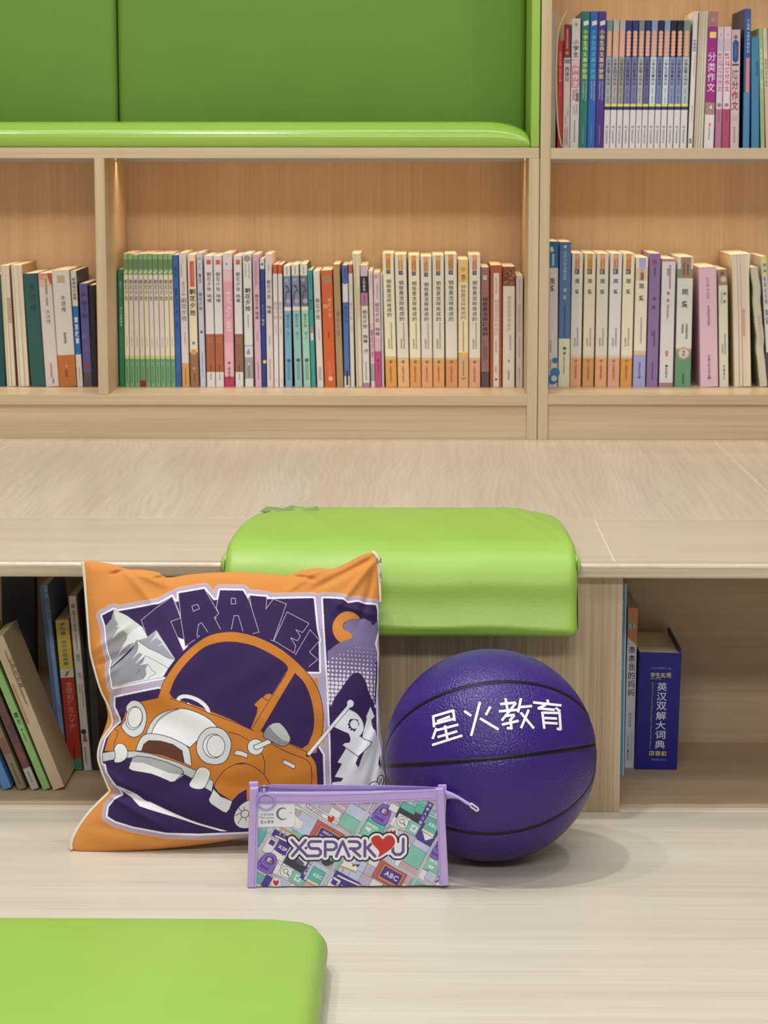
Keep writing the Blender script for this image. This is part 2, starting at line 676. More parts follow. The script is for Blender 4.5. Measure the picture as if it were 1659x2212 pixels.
# bench seat cushion: low block, its right end falling away in a long curve
def bench_cushion():
    xr = on_y(1148, 300, YS).x - 0.0022
    xl = -1.45
    V, Fc = [], []
    zt0 = on_y(500, 263, YS + 0.02).z - ZPT
    nx = 60
    prof_n = 22
    y0, y1 = YS + 0.001, YBP - 0.004
    for i in range(nx + 1):
        t = i / nx
        x = xl + (xr - xl) * (1 - (1 - t) ** 2.2)
        d = xr - x
        R = 0.080
        k = 1.0
        if d < R:
            k = 0.30 + 0.70 * math.sqrt(max(0, 1 - ((R - d) / R) ** 2.2))
        zt = zt0 * k
        row = []
        row.append((x, y1, 0.0))
        row.append((x, y1, zt * 0.8))
        for j in range(prof_n + 1):
            a = math.pi / 2 * j / prof_n
            row.append((x, y1 - 0.02 - (y1 - y0 - 0.060) * j / prof_n * 0.0 - 0.0, zt) if False else
                       (x, y0 + 0.038 * (1 - math.sin(a)), zt * 0.35 + zt * 0.65 * math.cos(a)))
        row.append((x, y0 + 0.0015, zt * 0.06))
        row.append((x, y0 + 0.004, 0.0))
        V += [(p[0], p[1], p[2] + ZPT + 0.0003) for p in row]
    k = len(V) // (nx + 1)
    for i in range(nx):
        for j in range(k - 1):
            Fc.append((i * k + j, i * k + j + 1, (i + 1) * k + j + 1, (i + 1) * k + j))
        Fc.append((i * k + k - 1, i * k, (i + 1) * k, (i + 1) * k + k - 1))
    Fc.append(tuple(range(k)))
    Fc.append(tuple(range((nx + 1) * k - 1, nx * k - 1, -1)))
    o = mesh_obj('bench_cushion', V, Fc, M_green_gloss, smooth=True)
    return o


M_green_gloss = leather('green_leatherette_glossy', (147, 186, 74), rough=0.19, scale=420, bump=0.08)
bc = bench_cushion()
tag(bc, 'long glossy green seat cushion on the nook bench plank', 'cushion')


# cushion draped over the step edge: an upside-down L wrapped in leatherette
def draped_cushion():
    xl, xr = on_y(481, 1222, 2.72).x, on_y(1250, 1225, 2.72).x
    yf = 2.722
    zb = on_y(1000, 1377, yf - 0.014).z
    tp = 0.026
    yb = on_z(880, 1095, ZC + tp).y
    zt = ZC + tp
    # closed profile, (y, z), walking along the outside first
    prof = []
    N1 = 26
    for i in range(N1 + 1):           # top, back to front
        t = i / N1
        y = yb - (yb - (yf + 0.07)) * t
        prof.append((y, zt + 0.004 * math.sin(math.pi * t) - 0.001 * (1 - t) ** 2))
    for i in range(1, 15):            # rounded front edge
        a = math.pi / 2 * i / 15
        prof.append((yf + 0.07 - 0.07 * math.sin(a), zt - 0.055 + 0.055 * math.cos(a)))
    for i in range(13):               # front face going down
        t = i / 12
        prof.append((yf - 0.014 * t ** 1.5, zt - 0.055 - (zt - 0.055 - zb - 0.008) * t))
    for i in range(1, 7):
        a = math.pi / 2 * i / 6
        prof.append((yf - 0.014 + 0.008 - 0.008 * math.cos(a), zb + 0.008 - 0.008 * math.sin(a)))
    yi = YC - 0.003
    prof += [(yi, zb + 0.001), (yi, zb + 0.02), (yi, ZC - 0.05), (yi, ZC + 0.002), (yi + 0.02, ZC + 0.002)]
    for i in range(1, 9):
        prof.append((yi + 0.02 + (yb - yi - 0.025) * i / 8, ZC + 0.002))
    prof.append((yb, ZC + 0.004))
    k = len(prof)
    P = np.array(prof)
    # inward normals
    d = np.roll(P, -1, 0) - np.roll(P, 1, 0)
    nrm = np.stack([d[:, 1], -d[:, 0]], 1)
    nrm /= np.linalg.norm(nrm, axis=1)[:, None] + 1e-9
    if ((P.mean(0) - P[5]) * nrm[5]).sum() < 0:
        nrm = -nrm
    # station list with rounded ends
    r = 0.011
    st = []
    for i in range(9):
        a = math.pi / 2 * i / 8
        st.append((r * (1 - math.cos(a)), r * (1 - math.sin(a))))
    L = xr - xl
    nmid = 70
    stations = [(xl + s, o) for s, o in st] + [(xl + r + (L - 2 * r) * (i / nmid), 0.0) for i in range(1, nmid)] + \
               [(xr - s, o) for s, o in reversed(st)]
    V = []
    for x, off in stations:
        u = (x - xl) / L
        for j in range(k):
            y, z = P[j] + nrm[j] * off
            out = j < N1 + 14 + 13
            if out:
                back = max(0, min(1, (y - (yf + 0.03)) / (yb - yf - 0.03)))
                # corners at the back draw in
                z -= 0.010 * back ** 2 * (max(0, (u - 0.86) / 0.14) ** 2 + max(0, (0.12 - u) / 0.12) ** 2)
                # creases fanning from the back corners and pulled cloth
                w1 = math.exp(-((u - 0.84 - 0.16 * (1 - back)) / 0.012) ** 2) + 0.8 * math.exp(-((u - 0.76 - 0.20 * (1 - back)) / 0.014) ** 2)
                w2 = math.exp(-((u - 0.14 - 0.22 * (1 - back)) / 0.013) ** 2) + 0.8 * math.exp(-((u - 0.06 - 0.10 * (1 - back)) / 0.010) ** 2)
                amp = back * (1.15 - back)
                z += 0.0075 * amp * (w1 + w2)
                z += 0.0012 * math.sin(u * 19 + back * 5) * (1 - back)
                # the front face swells a little
                ff_ = max(0.0, min(1.0, (j - N1) / 16.0))
                y -= 0.004 * math.sin(math.pi * u) ** 0.6 * ff_ * ff_ * (3 - 2 * ff_)
            bk = max(0.0, min(1.0, (y - yf - 0.03) / (yb - yf - 0.03)))
            cr = 0.016 * max(0.0, (bk - 0.82) / 0.18) ** 2
            xs_ = (0.016 * bk + cr) * max(0.0, 1 - u / 0.25) - (0.010 * bk + cr) * max(0.0, 1 - (1 - u) / 0.25)
            V.append((x + xs_, y, z))
    n = len(stations)
    Fc = []
    for i in range(n - 1):
        for j in range(k):
            j2 = (j + 1) % k
            Fc.append((i * k + j, (i + 1) * k + j, (i + 1) * k + j2, i * k + j2))
    Fc.append(tuple(range(k)))
    Fc.append(tuple(range(n * k - 1, (n - 1) * k - 1, -1)))
    root = mesh_obj('draped_cushion', V, Fc, M_green, smooth=True)
    tag(root, 'green leatherette cushion draped over the front edge of the low step', 'cushion')
    # folded corner tucks left and right of the front edge
    for sx, x in ((-1, xl), (1, xr)):
        pts = [(x - sx * 0.022, yf + 0.050, zt - 0.010), (x - sx * 0.004, yf + 0.034, zt - 0.018),
               (x + sx * 0.0002, yf + 0.024, zt - 0.028), (x - sx * 0.003, yf + 0.018, zt - 0.040)]
        pts = catmull(pts, n=6)
        v, f = tube_geo(pts, [0.0012 + 0.0036 * math.sin(math.pi * i / (len(pts) - 1)) for i in range(len(pts))], 10)
        mesh_obj('corner_fold', v, f, M_green, root, smooth=True)
    # torn flap of the covering along the back left
    g = []
    fl_ = [(563, 1103), (575, 1092), (600, 1094), (612, 1097), (630, 1090), (645, 1091), (660, 1095), (686, 1092), (690, 1101), (650, 1102), (630, 1100), (600, 1104)]
    for px, py in fl_:
        q = on_z(px, py + 3, zt + 0.0008)
        g.append((q.x, q.y, zt + 0.0012 + 0.0012 * math.sin(px * 0.35)))
    kf = len(g)
    V2 = g + [(q[0], q[1], q[2] - 0.0012) for q in g]
    F2 = [tuple(range(kf)), tuple(range(2 * kf - 1, kf - 1, -1))] + [(i, kf + i, kf + (i + 1) % kf, (i + 1) % kf) for i in range(kf)]
    t = mesh_obj('torn_flap', V2, F2, plain((124, 148, 92), 0.6, 'worn_leatherette'), root)
    t['label'] = 'grey-green torn flap'
    return root


draped_cushion()


# pad in the foreground, lying on the platform
def front_pad():
    xr = on_z(709, 2030, 0.03).x
    ztop = 0.045
    yb = on_z(300, 1976, ztop).y
    o = rbox('floor_cushion', xr - 0.62, xr, 1.75, yb + 0.004, 0.0005, ztop, 0.020, M_green, n=16, bulge=(0.0, 0.0, 0.004))
    # round the back right corner in plan
    R = 0.05
    for v in o.data.vertices:
        dx, dy = v.co.x - (xr - R), v.co.y - (yb + 0.004 - R)
        if dx > 0 and dy > 0:
            m_ = max(dx, dy)
            l_ = math.hypot(dx, dy)
            v.co.x = xr - R + dx * m_ / l_
            v.co.y = yb + 0.004 - R + dy * m_ / l_
    return o


fp = front_pad()
tag(fp, 'green leatherette pad in the foreground, cut by the bottom left of the photo', 'cushion')
# ------------------------------------------------------------------ books
ZOOM = {  # frame of the measuring crop: left, top, scale
    'A': (1150, 0, 3.2593), 'B': (0, 520, 5.819), 'C': (230, 520, 5.3516), 'D': (520, 520, 5.3516),
    'E': (810, 520, 4.2538), 'G': (1170, 500, 5.531), 'H': (1400, 500, 5.529), 'L': (0, 1230, 4.173), 'R': (1220, 1230, 3.779)}
ROWS = {  # shelf height, spine plane, depth, group
    'A': (ZS2, YS + 0.125, 0.165, 'books on the upper right shelf'),
    'B': (ZSH, YS + 0.135, 0.155, 'books in the left bay under the bench'),
    'C': (ZSH, YS + 0.135, 0.155, 'books in the wide middle bay'),
    'G': (ZS1, YS + 0.130, 0.160, 'books on the lower right shelf'),
    'L': (0.003, None, 0.145, 'books in the dark left cubby'),
    'R': (0.003, None, 0.14, 'books in the right cubby')}
ROWS['D'] = ROWS['E'] = ROWS['C']
ROWS['H'] = ROWS['G']
M_paper = wood('page_edges', (214, 202, 176), (234, 224, 202), 'Z', rough=0.8, stretch=700, scale=1.2, bump=0.0, spec=0.2)
M_paper_g = wood('page_edges_grey', (196, 190, 170), (222, 216, 198), 'Z', rough=0.8, stretch=700, scale=1.2, bump=0.0, spec=0.2)
GAIN = 1.06


def ink(c, rough=0.45):
    g = 0.3 * c[0] + 0.59 * c[1] + 0.11 * c[2]
    c = [v * 0.88 + g * 0.12 for v in c]
    return plain([min(250, v * GAIN) for v in c], rough, 'printed_card', spec=0.4, var=0.03, scale=90)


W_ = (208, 201, 197)
CR = (214, 204, 180)
BK = (58, 54, 58)


def book(z, geo, base, bands=(), rects=(), discs=(), texts=(), micro=(), label='', name='book', cat='book', Y=None,
         paper=None, back=None, lines=(), polys=(), depth=None):
    zx, zy, zs = ZOOM[z]
    shelf, yr, dep, group = ROWS[z]
    dep = depth or dep
    tl, tr, yt, bl, br, yb = geo
    px = lambda x: zx + x / zs
    py = lambda y: zy + y / zs
    if Y is None:
        Y = yr
    if Y is None:
        Y = on_z(px((bl + br) / 2), py(yb), shelf).y
    P = lambda x, y: on_y(px(x), py(y), Y)
    b0, b1, t0, t1 = P(bl, yb), P(br, yb), P(tl, yt), P(tr, yt)
    bc, tc = (b0 + b1) / 2, (t0 + t1) / 2
    ang = math.atan2(tc.x - bc.x, tc.z - bc.z)
    h = math.hypot(tc.x - bc.x, tc.z - bc.z)
    w = ((b1.x - b0.x) + (t1.x - t0.x)) / 2 * math.cos(ang) - 0.0007
    Z = lambda y: h * (yb - y) / (yb - yt)
    X = lambda f: -w / 2 + w * f
    pxw = w / ((br - bl + tr - tl) / 2)       # metres per zoom pixel
    # ---- cover: a U of card around the page block
    t = 0.0006
    c = min(0.0009, w * 0.16)
    prof_o = [(-w / 2, dep), (-w / 2, c), (-w / 2 + c * 0.35, c * 0.3), (-w / 2 + c, 0), (w / 2 - c, 0), (w / 2 - c * 0.35, c * 0.3), (w / 2, c), (w / 2, dep)]
    prof_i = [(w / 2 - t, dep), (w / 2 - t, c + t), (w / 2 - c - t * 0.4, t), (-w / 2 + c + t * 0.4, t), (-w / 2 + t, c + t), (-w / 2 + t, dep)]
    prof = prof_o + prof_i
    k = len(prof)
    g = Geo()
    cuts = sorted(set([0.0, h] + [max(0, min(h, Z(y))) for b in bands for y in b[:2]]))
    for za, zb in zip(cuts[:-1], cuts[1:]):
        if zb - za < 1e-6:
            continue
        zm = (za + zb) / 2
        col = base
        for (y0, y1, cc) in bands:
            if Z(y1) <= zm <= Z(y0):
                col = cc
        v = [(p[0], p[1], za) for p in prof] + [(p[0], p[1], zb) for p in prof]
        side = back or base
        fs = [(i, (i + 1) % k, k + (i + 1) % k, k + i) for i in range(1, 6)]
        g.add(v, fs, ink(col))
        g.add(v, [(i, (i + 1) % k, k + (i + 1) % k, k + i) for i in [0] + list(range(6, k))], ink(side))
    for zc, s in ((0.0, 1), (h, -1)):
        v = [(p[0], p[1], zc) for p in prof]
        quads = [(0, 1, 12, 13), (1, 2, 3, 11), (1, 11, 12), (3, 4, 10, 11), (4, 5, 6, 10), (6, 9, 10), (6, 7, 8, 9)]
        g.add(v, quads if s < 0 else [tuple(reversed(q)) for q in quads], ink(base))

    lay = [0]

    def flat(v2, f, col, lift):
        lay[0] += 1                            # each printed layer lies a hair above the one before
        g.add([(p[0], -lift - 0.000012 * lay[0], p[1]) for p in v2], f, ink(col))

    for (f0, f1, y0, y1, cc) in rects:
        flat([(X(f0), Z(y1)), (X(f1), Z(y1)), (X(f1), Z(y0)), (X(f0), Z(y0))], [(0, 1, 2, 3)], cc, 0.00012)
    for (pts, cc) in polys:
        flat([(X(p[0]), Z(p[1])) for p in pts], [tuple(range(len(pts)))], cc, 0.00016)
    for (f, y, r, cc) in discs:
        n = 20
        flat([(X(f) + r * pxw * math.cos(2 * math.pi * i / n), Z(y) + r * pxw * math.sin(2 * math.pi * i / n)) for i in range(n)],
             [tuple(range(n))], cc, 0.0002)
    for tx in texts:
        s, y0, y1, cc, wf, fx = tx[:6]
        bold = tx[6] if len(tx) > 6 else 0.012
        v, f = text_column(s, X(fx), Z(y0), Z(y1), w * wf, bold)
        flat(v, f, cc, 0.00026)
    for (s, y0, y1, cc, fx, size) in lines:    # a line of letters turned to run down the spine
        v, f, wd = text_line(s)
        sc = (Z(y0) - Z(y1)) / wd
        flat([(X(fx) + (p[1] - 0.35) * w * size, Z(y0) - p[0] * sc) for p in v], f, cc, 0.00026)
    rnd = random.Random(int(tl * 7 + yt))
    for (fx, y0, y1, cc) in micro:            # lettering too small to be read in the photo
        y = y0
        v, f = [], []
        step_ = 13.0
        while y < y1 - 5:
            hw = w * 0.10
            for q in range(2):
                x0 = X(fx) - hw + rnd.random() * hw * 0.6
                x1 = X(fx) + hw - rnd.random() * hw * 0.6
                za, zb = Z(y + 4 + q * 5), Z(y + 1.4 + q * 5)
                b = len(v)
                v += [(x0, za), (x1, za), (x1, zb), (x0, zb)]
                f.append((b, b + 1, b + 2, b + 3))
            xm = X(fx) + (rnd.random() - 0.5) * hw
            b = len(v)
            v += [(xm - hw * .15, Z(y + 10)), (xm + hw * .15, Z(y + 10)), (xm + hw * .15, Z(y + 1)), (xm - hw * .15, Z(y + 1))]
            f.append((b, b + 1, b + 2, b + 3))
            y += step_
        flat(v, f, cc, 0.00024)
    root = g.build(name)
    root.location = ((b0.x + b1.x) / 2, Y, shelf + abs(math.sin(ang)) * w / 2 + 0.0002)
    root.rotation_euler = (0, ang, 0)
    tag(root, label, cat, group)
    v, f = box_geo(-w / 2 + t * 1.1, w / 2 - t * 1.1, c + t * 1.05, dep - 0.001, 0.0004, h - 0.0004)
    mesh_obj('page_block', v, f, paper or M_paper, root)
    return root


def pages_out(z, geo, label, cover=(190, 170, 130), flare=0.0, Y=None, lines_n=3, stamp=None, wave=0.0, paper=None, name='book', depth=None):
    """book shelved with its fore-edge outwards"""
    zx, zy, zs = ZOOM[z]
    shelf, yr, dep, group = ROWS[z]
    dep = depth or dep
    tl, tr, yt, bl, br, yb = geo
    P = lambda x, y: on_y(zx + x / zs, zy + y / zs, Y or yr)
    b0, b1, t0, t1 = P(bl, yb), P(br, yb), P(tl, yt), P(tr, yt)
    bc, tc = (b0 + b1) / 2, (t0 + t1) / 2
    ang = math.atan2(tc.x - bc.x, tc.z - bc.z)
    h = math.hypot(tc.x - bc.x, tc.z - bc.z)
    w = ((b1.x - b0.x) + (t1.x - t0.x)) / 2 * math.cos(ang) - 0.0007
    nz_ = 24

    def xo(zz):
        return wave * (math.sin(zz / h * 17) * 0.6 + math.sin(zz / h * 31 + 1) * 0.4)

    def fl(zz):
        return flare * max(0, (zz / h - 0.80) / 0.20) ** 2

    g = Geo()
    # a closed cover: two boards and the spine at the back
    t = 0.0007
    for s in (-1, 1):
        V, Fc = [], []
        for i in range(nz_ + 1):
            zz = h * i / nz_
            xa = s * (w / 2 + fl(zz)) + xo(zz)
            V += [(xa, 0, zz), (xa, dep, zz), (xa - s * t, dep, zz), (xa - s * t, 0, zz)]
        for i in range(nz_):
            for j in range(4):
                q = (i * 4 + j, i * 4 + (j + 1) % 4, i * 4 + 4 + (j + 1) % 4, i * 4 + 4 + j)
                Fc.append(q if s < 0 else tuple(reversed(q)))
        Fc += [(0, 1, 2, 3), tuple(nz_ * 4 + j for j in (3, 2, 1, 0))]
        g.add(V, Fc, ink(cover))
    v, f = box_geo(-w / 2, w / 2, dep - t, dep, 0, h)
    g.add(v, f, ink(cover))
    root = g.build(name)
    root.location = (bc.x, Y or yr, shelf + abs(math.sin(ang)) * w / 2 + 0.0002)
    root.rotation_euler = (0, ang, 0)
    tag(root, label, 'book', group)
    V, Fc = [], []
    nx = 6
    gp = Geo()
    for i in range(nz_ + 1):
        zz = 0.0003 + (h - 0.0008) * i / nz_
        for j in range(nx + 1):
            u = -1 + 2 * j / nx
            V.append((u * (w / 2 - t * 1.2 + fl(zz)) + xo(zz), 0.0008 + 0.0012 * (1 - u * u), zz))
    for i in range(nz_):
        for j in range(nx):
            a = i * (nx + 1) + j
            Fc.append((a, a + 1, a + nx + 2, a + nx + 1))
    b = len(V)
    V += [(-w / 2 + t * 1.2 - fl(h), dep - t * 1.1, h - 0.0005), (w / 2 - t * 1.2 + fl(h), dep - t * 1.1, h - 0.0005)]
    top = [nz_ * (nx + 1) + j for j in range(nx + 1)]
    Fc.append(tuple(top + [b + 1, b]))
    gp.add(V, Fc, paper or M_paper)
    rnd = random.Random(int(tl))
    for q in range(lines_n):                 # gaps between gatherings
        u = -0.75 + 1.5 * (q + rnd.random() * 0.6) / max(1, lines_n)
        v2, f2 = [], []
        for i in range(nz_ + 1):
            zz = 0.001 + (h - 0.002) * i / nz_
            du = 0.10 * math.sin(zz / h * 3 + q)
            x = (u + du * 0.4) * (w / 2 - t * 1.2 + fl(zz)) + xo(zz)
            hw = 0.00016 + 0.00025 * (1 - zz / h)
            v2 += [(x - hw, 0.0006 + 0.0012 * (1 - u * u) - 0.0003, zz), (x + hw, 0.0006 + 0.0012 * (1 - u * u) - 0.0003, zz)]
        f2 = [(2 * i, 2 * i + 1, 2 * i + 3, 2 * i + 2) for i in range(nz_)]
        gp.add(v2, f2, ink((120, 102, 80)))
    if stamp:                                # red ownership stamp across the page edges
        u0, u1, ya, yb_, cc = stamp
        za, zb = h * (yb - yb_) / (yb - yt), h * (yb - ya) / (yb - yt)
        v2, f2 = [], []
        n = 9
        for i in range(n):
            for (p, q) in ((u0, u0 + 0.28 * (u1 - u0)), (u0 + 0.42 * (u1 - u0), u1)):
                z0, z1 = za + (zb - za) * (i + 0.15) / n, za + (zb - za) * (i + 0.7) / n
                b = len(v2)
                v2 += [(p * w / 2 + xo(z0), 0.0001, z0), (q * w / 2 + xo(z0), 0.0001, z0), (q * w / 2 + xo(z1), 0.0001, z1), (p * w / 2 + xo(z1), 0.0001, z1)]
                f2.append((b, b + 1, b + 2, b + 3))
        gp.add(v2, f2, ink(cc))
    gp.build('page_block', root)
    return root


ORD = ['first', 'second', 'third', 'fourth', 'fifth', 'sixth', 'seventh', 'eighth', 'ninth', 'tenth', 'eleventh', 'twelfth', 'thirteenth']
ZHXS = '朝花夕拾'

# ---------------- upper right shelf
def flared_magazine():
    r = pages_out('A', (137, 174, 68, 128, 160, 1030), 'pale magazine at the left end of the upper right shelf, page edges outward',
                  cover=(206, 206, 186), lines_n=2, paper=M_paper_g, stamp=(-0.9, -0.5, 520, 740, (190, 120, 110)), name='magazine')
    r['category'] = 'magazine'
    # bent green-edged cover curling away at the top
    zx, zy, zs = ZOOM['A']
    pts = catmull([(236, 76), (206, 140), (184, 200), (171, 290), (167, 420), (165, 560), (167, 700), (173, 850), (184, 950), (203, 1031)], n=5)
    V, Fc = [], []
    Y = ROWS['A'][1]
    for x, y in pts:
        p = on_y(zx + x / zs, zy + y / zs, Y - 0.002)
        z = max(p.z, ZS2 + 0.0003)
        V += [(p.x, Y - 0.004, z), (p.x + 0.0022, Y - 0.004, z), (p.x + 0.0022, Y - 0.001, z), (p.x, Y - 0.001, z)]
    n = len(pts)
    for i in range(n - 1):
        for j in range(4):
            Fc.append((i * 4 + j, i * 4 + (j + 1) % 4, i * 4 + 4 + (j + 1) % 4, i * 4 + 4 + j))
    Fc += [(3, 2, 1, 0), tuple((n - 1) * 4 + j for j in range(4))]
    iv = Matrix.Rotation(-r.rotation_euler.y, 4, 'Y') @ Matrix.Translation(-r.location)
    V = [iv @ Vector(v) for v in V]
    c = mesh_obj('bent_cover', V, Fc, ink((198, 204, 168)), r)
    c['label'] = 'curling pale green cover'


flared_magazine()
book('A', (178, 219, 272, 176, 211, 1030), (200, 52, 44), texts=[('小学生必背', 345, 450, (232, 190, 180), .30, .45), ('古诗文七十五首', 465, 560, (232, 190, 180), .26, .45)],
     micro=[(.45, 620, 660, (224, 150, 140))], label='short bright red paperback beside the curling magazine', Y=YS + 0.128)
book('A', (222, 274, 158, 214, 262, 1030), (205, 192, 190), [(158, 392, (132, 38, 50))], rects=[(0.1, .95, 400, 432, (140, 134, 134)), (.35, .65, 190, 330, (190, 120, 120))],
     discs=[(.5, 358, 14, (200, 120, 60))], texts=[('西游记', 455, 560, (70, 60, 60), .62, .5)], micro=[(.35, 800, 860, (110, 100, 100)), (.7, 760, 800, (110, 100, 100)), (.6, 880, 1005, (80, 70, 75)), (.3, 890, 1005, (80, 70, 75))],
     label='pinkish white book with dark red top, third from the left on the upper right shelf')
book('A', (280, 341, 118, 262, 326, 1032), (212, 209, 212), rects=[(.06, .94, 405, 605, (206, 128, 148)), (.62, .92, 640, 700, (120, 116, 120)), (.2, .45, 620, 690, (208, 130, 150))],
     texts=[('小学生', 262, 392, BK, .66, .5, .02), ('同步作文', 408, 602, (236, 222, 226), .74, .5, .02), ('四年级', 612, 705, (150, 90, 105), .30, .66)],
     micro=[(.4, 730, 800, (110, 106, 110)), (.7, 720, 800, (110, 106, 110)), (.5, 835, 985, (70, 66, 70))], discs=[(.5, 160, 12, (150, 170, 100))],
     label='white paperback with a pink title block beside the teal spine')
for g_, c_, tc_, nm in (((348, 408, 68, 326, 381, 1032), (38, 116, 110), (196, 216, 62), 'teal'),
                       ((409, 465, 68, 383, 440, 1032), (38, 96, 186), (70, 178, 190), 'bright blue'),
                       ((466, 524, 68, 440, 498, 1032), (76, 48, 142), (206, 200, 78), 'purple')):
    book('A', g_, c_, texts=[('小学生作文高分妙招', 192, 545, tc_, .56, .52, .025)], polys=[([(.22, 140), (.85, 130), (.88, 160), (.25, 170)], (214, 214, 214))],
         micro=[(.4, 558, 690, (190, 206, 214)), (.72, 556, 700, (190, 206, 214)), (.5, 870, 1005, (140, 160, 190))],
         label='tall %s paperback with yellow-green title, in the upper right trio' % nm)
xt = [524, 571, 617, 661, 707, 752, 797, 842, 888, 933, 977, 1022, 1069, 1118]
xb = [500, 543, 588, 632, 680, 724, 766, 808, 855, 898, 943, 989, 1037, 1088]
KIND = [('小学生写人作文', (112, 134, 126), (150, 158, 172)), ('小学生日记作文', (176, 170, 168), (158, 158, 158)), ('小学生日记作文', (170, 164, 164), (140, 142, 138)),
        ('小学生写景作文', (40, 52, 122), (112, 112, 160)), ('小学生写景作文', (38, 52, 124), (112, 110, 160)), ('小学生写人作文', (112, 130, 118), (160, 164, 168)),
        ('小学生写景作文', (34, 44, 112), (96, 92, 142)), ('小学生记事作文', (120, 152, 186), (186, 200, 214)), ('小学生想象作文', (28, 32, 66), (110, 122, 172)),
        ('小学生记事作文', (120, 152, 186), (186, 200, 214)), ('小学生想象作文', (26, 30, 60), (124, 136, 180)), ('小学生想象作文', (26, 30, 60), (120, 132, 180)), ('小学生写人作文', (116, 140, 128), (168, 178, 184))]
TOPN = ['green-topped', 'grey-topped', 'grey-topped', 'blue-topped', 'blue-topped', 'green-topped', 'blue-topped', 'pale-sky-topped', 'navy-topped', 'pale-sky-topped', 'navy-topped', 'navy-topped', 'green-topped']
for i in range(13):
    s, ct, cm = KIND[i]
    book('A', (xt[i], xt[i + 1] - 1.5, 135, xb[i], xb[i + 1] - 1.5, 1035), (204, 200, 202), [(135, 392, ct), (392, 722, cm), (722, 740, (206, 206, 90)), (740, 764, (44, 52, 104))],
         discs=[(.5, 222 + 25 * q, 16, (222, 156, 122)) for q in range(7)] + [(.48, 884, 10, (150, 146, 150))],
         texts=[(s, 402, 592, (50, 50, 72), .55, .5, .01)], micro=[(.5, 612, 650, (80, 82, 104)), (.5, 665, 712, (80, 82, 104)), (.55, 900, 1000, (90, 88, 94)), (.38, 908, 995, (150, 148, 152))],
         label='%s spine with orange dots, %s from the purple book in the matching set' % (TOPN[i], ORD[i]), back=(40, 46, 90))
book('A', (1136, 1172, 70, 1092, 1132, 1034), (206, 203, 200), rects=[(.86, 1, 80, 1034, (150, 86, 84)), (.2, .7, 965, 1000, (130, 128, 132))], texts=[('金牌阅读', 266, 356, (70, 96, 160), .6, .45)], micro=[(.55, 372, 530, (80, 80, 90)), (.5, 730, 850, (170, 110, 110))],
     label='thin tall white booklet with a blue heading, right of the matching set')
pages_out('A', (1174, 1242, 70, 1137, 1198, 1034), 'book with page edges outward, left of the magenta book', cover=(200, 196, 160), lines_n=3, paper=M_paper_g)
book('A', (1243, 1306, 72, 1202, 1280, 1034), (206, 202, 202), [(72, 176, (160, 112, 108)), (176, 710, (152, 32, 132)), (710, 796, (156, 120, 116))], rects=[(.22, .88, 214, 256, (224, 202, 96))],
     texts=[('分类作文', 352, 640, (226, 208, 222), .78, .52, .0), ('4', 724, 762, (230, 220, 220), .34, .55)], discs=[(.5, 130, 17, (176, 130, 130))], polys=[([(.42, 855), (.62, 855), (.62, 880), (.42, 880)], (196, 120, 96))], micro=[(.5, 330, 342, (190, 130, 110)), (.5, 772, 788, (206, 190, 186)), (.5, 886, 975, (120, 110, 116))],
     label='tall magenta paperback with four large white characters and a numeral')
for g_, cu, cl, tc_, nm in (((1308, 1350, 180, 1284, 1332, 1034), (204, 182, 198), (172, 106, 144), (190, 110, 140), 'dull pink foot, right beside the magenta book'),
                            ((1352, 1404, 178, 1335, 1387, 1034), (214, 190, 204), (176, 64, 108), (190, 66, 108), 'deep pink foot, left of the mauve-grey book')):
    book('A', g_, cu, [(756, 1034, cl)], rects=[(.1, .9, 262, 350, (182, 172, 186))], texts=[('新黑马', 360, 455, tc_, .72, .5, .02), ('满分作文', 460, 636, tc_, .68, .5, .02)], discs=[(.5, 728, 15, (130, 120, 140))], micro=[(.5, 225, 250, (90, 86, 110)), (.5, 770, 850, (104, 50, 80))],
         label='pale pink paperback with a %s' % nm)
book('A', (1405, 1466, 199, 1390, 1456, 1034), (190, 170, 174), rects=[(.12, .82, 290, 412, (46, 72, 136)), (.1, .85, 438, 452, (70, 62, 66)), (.15, .8, 800, 840, (170, 160, 166))], discs=[(.47, 290, 20, (46, 72, 136)), (.47, 410, 20, (46, 72, 136)), (.45, 252, 15, (112, 100, 104))],
     texts=[('满分作文', 478, 770, (164, 34, 62), .76, .46, .02)], micro=[(.48, 305, 400, (120, 140, 190)), (.45, 880, 1000, (110, 96, 100))], label='mauve-grey paperback with a blue lozenge and crimson characters')
book('A', (1496, 1541, 52, 1479, 1530, 1034), (52, 88, 156), [(640, 1034, (62, 124, 178))], rects=[(.34, .84, 395, 640, (206, 120, 118))], texts=[('一二年级', 120, 200, (196, 210, 224), .45, .6), ('十万个为什么', 210, 360, (196, 210, 224), .45, .6)], micro=[(.5, 655, 760, (150, 190, 210))],
     label='tallest blue paperback with a pink strip, near the right end of the upper shelf', back=(26, 44, 84))
book('A', (1546, 1592, 250, 1536, 1604, 1034), (58, 122, 166), rects=[(.62, .85, 430, 520, (40, 90, 140))], discs=[(.72, 430, 8, (40, 90, 140)), (.72, 520, 8, (40, 90, 140))], micro=[(.8, 620, 700, (150, 120, 130))], label='plain steel-blue book with a rounded spine, right of the tallest blue one')
book('A', (1596, 1622, 190, 1606, 1640, 1034), (140, 176, 122), texts=[('数学故事', 330, 480, (206, 222, 200), .5, .5), ('绘本', 545, 620, (210, 224, 204), .5, .5)], micro=[(.5, 690, 960, (110, 150, 96))], label='thin pale green booklet leaning at the right end of the upper shelf')
